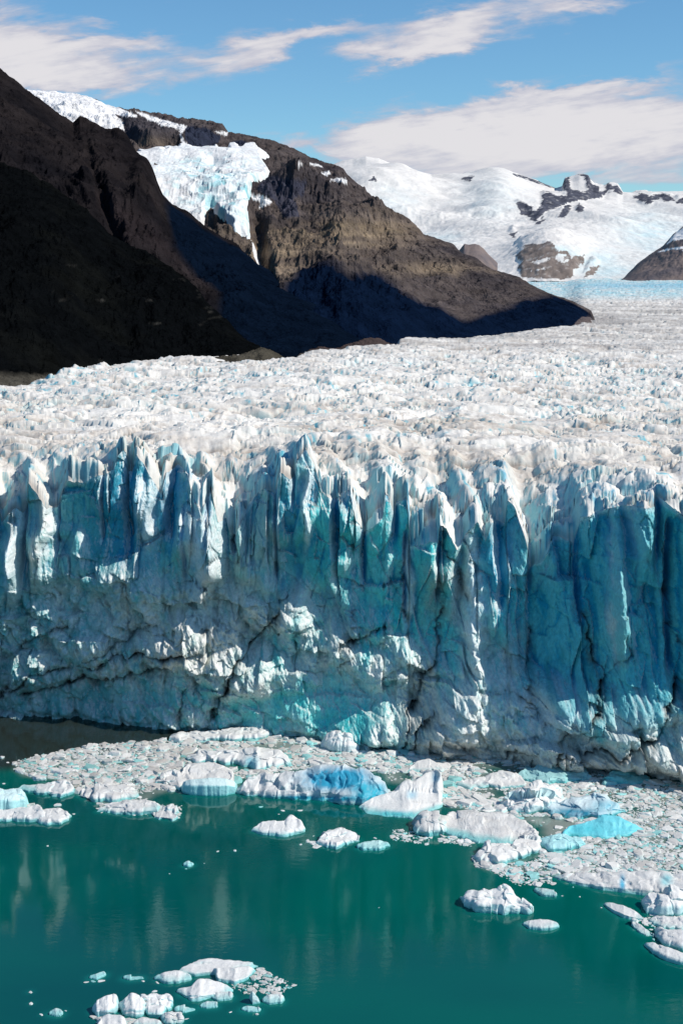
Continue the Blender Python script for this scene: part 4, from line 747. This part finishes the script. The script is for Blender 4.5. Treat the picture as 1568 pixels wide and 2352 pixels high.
# bottom left cluster
for i, (st, d, lab, kw) in enumerate([
 ([(410, 2236, 2226), (440, 2242, 2214), (480, 2240, 2206), (520, 2238, 2210), (560, 2232, 2212), (592, 2220, 2218)], 3.6, 'broad white floe, farthest of the cluster near the bottom left', {}),
 ([(490, 2228, 2222), (500, 2254, 2226), (540, 2262, 2226), (570, 2248, 2222), (584, 2232, 2226)], 2.6, 'thick white plate overlapping the front of the farthest broad floe', dict(facez=.6)),
 ([(358, 2248, 2244), (380, 2258, 2238), (410, 2258, 2234), (440, 2250, 2244)], 2., 'oval white floe at the left of the lower cluster', {}),
 ([(408, 2280, 2274), (440, 2300, 2268), (460, 2300, 2250), (480, 2296, 2252), (510, 2286, 2262), (536, 2276, 2272)], 3.4, 'large angular white floe in the centre of the lower cluster', dict(facez=.5)),
 ([(484, 2290, 2284), (500, 2300, 2282), (530, 2296, 2280), (534, 2288, 2286)], 1.5, 'small smooth floe touching the large angular floe on its right', {}),
 ([(572, 2294, 2286), (580, 2308, 2276), (590, 2306, 2288), (598, 2304, 2300)], 1.2, 'small upright shark fin shaped ice shard', dict(fl=.95)),
 ([(213, 2320, 2312), (225, 2336, 2300), (250, 2336, 2290), (265, 2326, 2286), (270, 2318, 2312)], 2.4, 'angular white block with a sharp corner, leftmost of the bottom group', dict(fl=.6, facez=.6)),
 ([(272, 2316, 2306), (290, 2334, 2296), (305, 2336, 2282), (325, 2334, 2292), (335, 2322, 2308)], 3., 'pyramid shaped white block at the bottom left', dict(fl=.6, facez=.5)),
 ([(318, 2312, 2296), (340, 2330, 2290), (370, 2332, 2288), (390, 2320, 2292), (397, 2308, 2304)], 3.4, 'lumpy pale green berg joined to the pyramid block', dict(facez=.7, rough=.7)),
 ([(225, 2372, 2348), (250, 2376, 2332), (280, 2376, 2336), (290, 2366, 2350)], 3., 'low white floe cut by the bottom edge', {}),
 ([(310, 2362, 2350), (330, 2366, 2342), (362, 2364, 2346), (370, 2358, 2352)], 2., 'dusty low floe at the bottom edge below the pale green berg', dict(dirty=.4)),
 ([(375, 2344, 2338), (390, 2356, 2330), (415, 2354, 2330), (418, 2342, 2336)], 2.4, 'rough grey lump right of the bottom group', dict(dirty=.3, rough=.7)),
 ([(605, 2300, 2296), (620, 2306, 2290), (645, 2304, 2288), (650, 2298, 2294)], 1.4, 'small white floe right of the shark fin shard', {}),
 ([(556, 2320, 2316), (570, 2324, 2312), (595, 2324, 2314), (598, 2318, 2317)], 1.1, 'lowest little white floe right of the bottom cluster', {}),
 ([(285, 2248, 2244), (300, 2252, 2242), (330, 2248, 2243)], .9, 'thin sliver of ice left of the oval floe', {}),
 ([(208, 2246, 2243), (222, 2250, 2240), (240, 2242, 2233), (243, 2240, 2236)], .9, 'tiny pointed shard alone in the lower left water', {}),
 ([(460, 2312, 2308), (475, 2316, 2302), (500, 2314, 2304)], 1.5, 'small grey floe below the large angular floe', dict(dirty=.3)),
 ([(405, 2322, 2316), (425, 2326, 2312), (448, 2320, 2318)], 1.2, 'thin grey floe between the two bottom groups', dict(dirty=.3)),
 ([(116, 2330, 2326), (130, 2334, 2320), (142, 2332, 2324)], 1., 'tiny dusty chunk at the lower left of the lake', {}),
 ([(424, 1988, 1985), (432, 1990, 1981), (442, 1988, 1984)], .8, 'tiny ice chip alone in the middle left of the green water', {}),
 ]):
    kw = dict(dict(rough=.22, facez=.35), **kw); o = loft('ice_floe', st, d, .5, .75, .8, seed=400+i*3, n=60, **kw); tag(o, lab, 'ice floe')

# ---- templates for the broken pieces
def chunk_verts(seed, sub, flat):
    rng = np.random.RandomState(seed); sub = sub; bm = bmesh.new(); bmesh.ops.create_icosphere(bm, subdivisions=sub, radius=1)
    V = np.array([v.co[:] for v in bm.verts]); Fc = np.array([[q.index for q in f.verts] for f in bm.faces]); bm.free()
    n = rng.normal(size=(10, 3)); n[:, 2] *= .45; n /= np.linalg.norm(n, axis=1, keepdims=True)
    n = np.concatenate([n, [[rng.uniform(-.3, .3), rng.uniform(-.3, .3), 1]]]); n[-1] /= np.linalg.norm(n[-1])
    h = rng.uniform(.42, 1.0, 11); h[-1] = rng.uniform(.3, .7)
    d = V@n.T; r = np.min(np.where(d > .05, h/np.maximum(d, .05), 9), axis=1)
    r = np.minimum(r, 1.25)
    r = r*(1+.05*noise2(V[:, 0]*2.6+seed, V[:, 1]*2.6+V[:, 2]*2, seed)+.05*noise2(V[:, 0]*6+seed, V[:, 1]*6+V[:, 2]*5, seed+1))
    V = V*r[:, None]; V[:, 2] = V[:, 2]*flat
    return V, Fc
def chunk_cols(V, rng, flat, dirty):
    zz = V[:, 2]/flat; c = WHITE*(1-dirty)+DIRTY*dirty
    c = np.repeat(c[None], len(V), 0); k = sstep(.45, .05, zz)*.6
    return mixc(c, (.28, .62, .62), k)
TPL = []
rngT = np.random.RandomState(5)
for k in range(16):
    flat = [.22, .34, .46, .70][k % 4]; V, Fc = chunk_verts(500+k, 4, flat); dirty = [0, .15, .45, .1, .3][k % 5]
    me = make_mesh('ice_chunk', V, Fc, chunk_cols(V, rngT, flat, dirty), M_FLOE, False); TPL.append(me)
TPS = [(chunk_verts(600+k, 2, [.25, .35, .5, .75][k % 4]), [.25, .35, .5, .75][k % 4]) for k in range(14)]

DENSE = [  # packed brash, layout px
 [(30, 1748), (110, 1732), (200, 1714), (300, 1704), (400, 1700), (520, 1694), (640, 1692), (700, 1697), (820, 1715), (950, 1728), (1100, 1738), (1250, 1752), (1400, 1772), (1568, 1800), (1720, 1830), (1800, 1960), (1720, 2100), (1600, 2070), (1568, 2010), (1450, 2006), (1330, 2006), (1250, 2010), (1190, 2012), (1130, 2000), (1090, 1985), (1105, 1960), (1240, 1950), (1250, 1900), (1180, 1875), (1020, 1850), (1010, 1800), (900, 1800), (880, 1775), (800, 1758), (660, 1770), (545, 1790), (540, 1815), (430, 1800), (350, 1830), (300, 1850), (230, 1840), (190, 1825), (130, 1790), (60, 1782), (35, 1765)]]
RIM = [[(220, 1845), (420, 1850), (410, 1880), (230, 1866)], [(1020, 1920), (1100, 1925), (1080, 1945), (1000, 1932)], [(1105, 1990), (1260, 2010), (1270, 2030), (1190, 2035)], [(520, 2250), (620, 2240), (682, 2262), (640, 2285), (560, 2282), (530, 2268)], [(600, 2222), (622, 2240), (580, 2246)], [(700, 1930), (735, 1936), (730, 1948)], [(1490, 2085), (1568, 2090), (1568, 2170), (1500, 2160)], [(900, 1905), (1000, 1915), (980, 1940), (900, 1930)], [(20, 1845), (90, 1850), (80, 1870), (10, 1866)], [(215, 2335), (300, 2340), (420, 2352), (230, 2360)], [(1460, 2105), (1568, 2110), (1568, 2140), (1480, 2125)]]
HOLES = [[(1085, 1755), (1150, 1750), (1200, 1770), (1180, 1790), (1100, 1785)], [(1180, 1880), (1250, 1872), (1330, 1890), (1280, 1915), (1260, 1930), (1215, 1900)], [(880, 1778), (935, 1772), (940, 1795), (900, 1800)], [(560, 1712), (640, 1704), (700, 1710), (640, 1722)], [(310, 1830), (350, 1815), (420, 1815), (400, 1845), (330, 1852)], [(1100, 1815), (1150, 1810), (1160, 1830), (1120, 1840)], [(1400, 1770), (1470, 1775), (1440, 1785)], [(1000, 1740), (1080, 1745), (1040, 1752)]]
BIG = [p for p in bpy.data.objects if p.name.startswith(('iceberg', 'ice_floe'))]
rng = np.random.RandomState(77)
def sample(poly, n):
    xs = [p[0] for p in poly]; ys = [p[1] for p in poly]
    # even over the water, not over the picture
    X0, Y0 = ground(np.array([min(xs), max(xs), min(xs), max(xs)]), np.array([max(ys), max(ys), min(ys), min(ys)]))
    X = rng.uniform(X0.min(), X0.max(), n); Y = rng.uniform(Y0.min(), Y0.max(), n)
    px, py = project(np.stack([X, Y, 0*X], -1))
    ok = pip(px, py, poly)
    for h in HOLES: ok &= ~(pip(px, py, h) & (rng.uniform(size=n) < .93))
    ok &= Y < base_Y(X)-.3
    return X[ok], Y[ok], px[ok], py[ok]
# occupied footprints of the traced bergs
foot_ = []
bpy.context.view_layer.update()
for b in BIG:
    co = np.array([c[:] for c in b.bound_box]); x0, y0 = b.location.x+co[:, 0].min(), b.location.y+co[:, 1].min(); x1, y1 = b.location.x+co[:, 0].max(), b.location.y+co[:, 1].max()
    foot_.append(((x0+x1)/2, (y0+y1)/2, (x1-x0)/2, (y1-y0)/2))
foot_ = np.array(foot_)
def free(x, y, m=.85): return not np.any(((x-foot_[:, 0])/(foot_[:, 2]*m+.01))**2+((y-foot_[:, 1])/(foot_[:, 3]*m+.01))**2 < 1)
placed = []
LOOK = lambda k: ('dusty grey brown' if k % 5 == 2 else 'slightly dusty' if k % 5 == 4 else 'clean white')+(' thin' if k % 4 == 0 else ' blocky' if k % 4 == 3 else ' rounded')
PLACES = [(lambda x, y: y > 2150 and x < 1000, 'in the cluster near the bottom left'), (lambda x, y: x < 330, 'at the left tip of the packed brash'),
 (lambda x, y: x < 640, 'in the packed brash left of the deep blue iceberg'), (lambda x, y: x < 1040 and y > 1850, 'in open water near the wedge iceberg'), (lambda x, y: x < 1040, 'between the deep blue iceberg and the wall'),
 (lambda x, y: y < 1800, 'in the packed brash under the right of the wall'), (lambda x, y: x < 1290, 'in the brash round the grooved slab'), (lambda x, y: y < 1920, 'in the brash beside the turquoise wedge'), (lambda x, y: y < 2070, 'in the brash above the long slab'), (lambda x, y: True, 'among the plates at the lower right edge')]
def put_chunk(X, Y, r, px, py, k=None, elong=None):
    k = rng.randint(16)
    o = bpy.data.objects.new('broken_floe', TPL[k]); COL.objects.link(o)
    el = rng.uniform(.7, 1.5) if elong is None else elong
    o.location = (X, Y, -.10*r+rng.uniform(0, .08)*r); o.rotation_euler = (rng.uniform(-.16, .16), rng.uniform(-.16, .16), rng.uniform(0, 6.28)); o.scale = (r*el, r, r*rng.uniform(.55, 1.0))
    for (f, wh) in PLACES:
        if f(px, py): tag(o, LOOK(k)+' broken floe '+wh, 'ice floe', 'broken floes '+wh); break
    SPLATS.append((X, Y, r*1.2, r*1.2, .25))
for poly, n, cnt in [(DENSE[0], 3000, 216)]+[(q, 160, 5) for q in RIM]:
    Xs, Ys, pxs, pys = sample(poly, n); c = 0
    for X_, Y_, a, b in zip(Xs, Ys, pxs, pys):
        if c >= cnt: break
        r = rng.uniform(.4, 1.0)*(2.2 if cnt > 50 else .9)*(1.5 if rng.uniform() < .15 else 1)
        if not free(X_, Y_, 1.02): continue
        if placed and np.any(np.hypot(np.array(placed)[:, 0]-X_, (np.array(placed)[:, 1]-Y_)) < (np.array(placed)[:, 2]+r)*.62): continue
        placed.append((X_, Y_, r)); put_chunk(X_, Y_, r, a, b); c += 1
print('individual floes', len(placed), 'bergs', len(BIG))
# the rest of the brash, past counting
VV = []; FF = []; CC = []; off = 0
def stuff(X, Y, r, dirty):
    global off
    (V, Fc), flat = TPS[rng.randint(len(TPS))]; a = rng.uniform(0, 6.28); ca, sa = math.cos(a), math.sin(a); el = rng.uniform(.7, 1.6)
    x = V[:, 0]*r*el; y = V[:, 1]*r; z = V[:, 2]*r*rng.uniform(.8, 1.7)
    tl = rng.uniform(-.2, .2); z2 = z+tl*x-.08*r
    VV.append(np.stack([X+x*ca-y*sa, Y+x*sa+y*ca, z2], -1)); FF.append(Fc+off); off += len(V)
    c = chunk_cols(V, rng, flat, dirty)*rng.uniform(.82, 1.04); 
    c = c*(np.array((.45, .92, .93)) if rng.uniform() < .14 else 1.)
    CC.append(c)
for poly, n, k in [(DENSE[0], 78000, 1.)]+[(q, 1300, .6) for q in RIM]:
    Xs, Ys, pxs, pys = sample(poly, n)
    dz = fbm(Xs*.08, Ys*.08, 3, 700)
    for X_, Y_, a, b, g in zip(Xs, Ys, pxs, pys, dz):
        if not free(X_, Y_, .8): continue
        right = a > 1150
        r = min(.20*rng.uniform(.02, 1)**-.55, 1.6)*(1.25)*(k if not right else .85)
        if k < 1 and rng.uniform() < .72: continue
        if rng.uniform() < .08 + .7*max(-g, 0): continue
        left = (a < 700)
        stuff(X_, Y_, r, np.clip(.18+.3*left+.5*g+rng.uniform(-.2, .3), 0, .95))
# scattered crumbs in the open water
for (x, y, r) in [(110, 1943, .3), (540, 1954, .4), (690, 1940, .4), (390, 2007, .2), (500, 1956, .25), (650, 1862, .6), (690, 1862, .7), (600, 1853, .8), (1290, 2058, .25), (1315, 2038, .2), (1380, 2085, .3), (870, 2085, .15), (70, 2278, .5), (72, 2305, .4), (200, 2256, .4), (330, 2254, .3), (362, 2258, .3), (590, 2330, .3), (430, 2340, .4), (150, 2322, .3), (95, 2330, .3), (530, 2325, .3), (10, 1800, .7), (5, 1740, .8), (18, 1752, .5), (860, 1925, .4), (720, 1920, .3), (640, 1870, .25), (1330, 2060, .2), (1350, 1985, .3), (300, 1640, .3), (340, 1652, .3), (130, 1850, .9), (90, 1855, .6), (75, 1850, .5), (470, 1983, .25), (428, 1996, .3), (355, 2278, .35), (215, 2255, .5), (230, 2253, .6), (170, 1870, .5)]:
    X_, Y_ = ground(x, y); stuff(float(X_), float(Y_), r, .1); SPLATS.append((float(X_), float(Y_), 1.5*r, 1.5*r, .3))
br = add_obj('brash_ice', make_mesh('brash_ice', np.concatenate(VV), np.concatenate(FF), np.clip(np.concatenate(CC), 0, .9), M_BRASH, False))
tag(br, kind='stuff'); print('brash pieces', len(VV))

# ------------------------------------------------------------ lake
gx = np.concatenate([np.linspace(-1500, -95, 60, endpoint=False), np.linspace(-95, 95, 420, endpoint=False), np.linspace(95, 1500, 60)])
gy = np.concatenate([np.linspace(-300, 170, 30, endpoint=False), np.linspace(170, 420, 420)])
GX, GY = np.meshgrid(gx, gy); halo = np.zeros(GX.shape)
for (x, y, rx, ry, am) in SPLATS:
    i0, i1 = np.searchsorted(gx, (x-3*rx, x+3*rx)); j0, j1 = np.searchsorted(gy, (y-3*ry, y+3*ry))
    if i1 <= i0 or j1 <= j0: continue
    a = GX[j0:j1, i0:i1]; b = GY[j0:j1, i0:i1]
    halo[j0:j1, i0:i1] = np.maximum(halo[j0:j1, i0:i1], am*np.exp(-((a-x)/rx)**2-((b-y)/ry)**2))
lx, ly = project(np.stack([GX, GY, 0*GX], -1)); dm = blur(pip(lx, ly, DENSE[0])*1., 2)
wn = fbm(GX*.012, GY*.02, 4, 800)
WC = np.ones(GX.shape+(3,))*np.array((.0, .098, .076)); WC = mixc(WC, (.0, .058, .062), np.clip(.2+wn*1.4, 0, .7))
WC = mixc(WC, (.005, .20, .17), np.clip(halo*(1-dm*.6), 0, .7)); WC = mixc(WC, (.26, .285, .25), dm*.9*np.clip(.7+1.5*fbm(GX*.1, GY*.1, 3, 802), 0, 1))
wall_shade = blur(pip(lx+8*wn, ly+14*fbm(GX*.03, GY*.05, 3, 803), [(-900, 1500), (0, 1600), (600, 1660), (560, 1700), (300, 1718), (120, 1738), (40, 1765), (-900, 1850)])*1., 4); WC = mixc(WC, (.022, .024, .021), wall_shade*.93)  # dark patch paints the wall's cast shadow onto the water
mw = bpy.data.materials.new('glacial lake water'); mw.use_nodes = True; t = NT(mw.node_tree); t.n.clear()
b = t.new('ShaderNodeBsdfPrincipled'); o_ = t.new('ShaderNodeOutputMaterial'); t.l.new(b.outputs[0], o_.inputs[0])
at = t.new('ShaderNodeAttribute', attribute_name='Col'); t.l.new(at.outputs['Color'], b.inputs['Base Color'])
b.inputs['Roughness'].default_value = .05; b.inputs['IOR'].default_value = 1.47; b.inputs['Specular Tint'].default_value = (.40, 1., .92, 1)
g = t.new('ShaderNodeNewGeometry'); mp = t.new('ShaderNodeMapping'); t.l.new(g.outputs['Position'], mp.inputs[0]); mp.inputs['Scale'].default_value = (.35, 1, 1)
mp2 = t.new('ShaderNodeMapping'); t.l.new(g.outputs['Position'], mp2.inputs[0]); mp2.inputs['Scale'].default_value = (.02, .03, 1)
gust = t.mapr(t.noise(mp2.outputs[0], 1.0, 3, .5), .40, .60, .15, 1.)
hgt = t.m('MULTIPLY', t.m('ADD', t.m('MULTIPLY', t.noise(mp.outputs[0], 1.1, 3, .5, .3), .6), t.m('MULTIPLY', t.noise(mp.outputs[0], 3.2, 3, .5), .22)), gust)
bp = t.new('ShaderNodeBump'); bp.inputs['Strength'].default_value = 1.0; bp.inputs['Distance'].default_value = .032; t.put(bp.inputs['Height'], hgt); t.l.new(bp.outputs[0], b.inputs['Normal'])
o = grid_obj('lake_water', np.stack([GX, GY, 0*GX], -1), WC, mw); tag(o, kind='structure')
# ground far beyond, below everything, out to the horizon
me = make_mesh('valley_floor', np.array([(-30000, -20000, -40), (30000, -20000, -40), (30000, 30000, -40), (-30000, 30000, -40)], float), np.array([[0, 1, 2, 3]]), np.array([(.08, .08, .075)]*4), M_ROCK)
tag(add_obj('valley_floor', me), kind='structure')
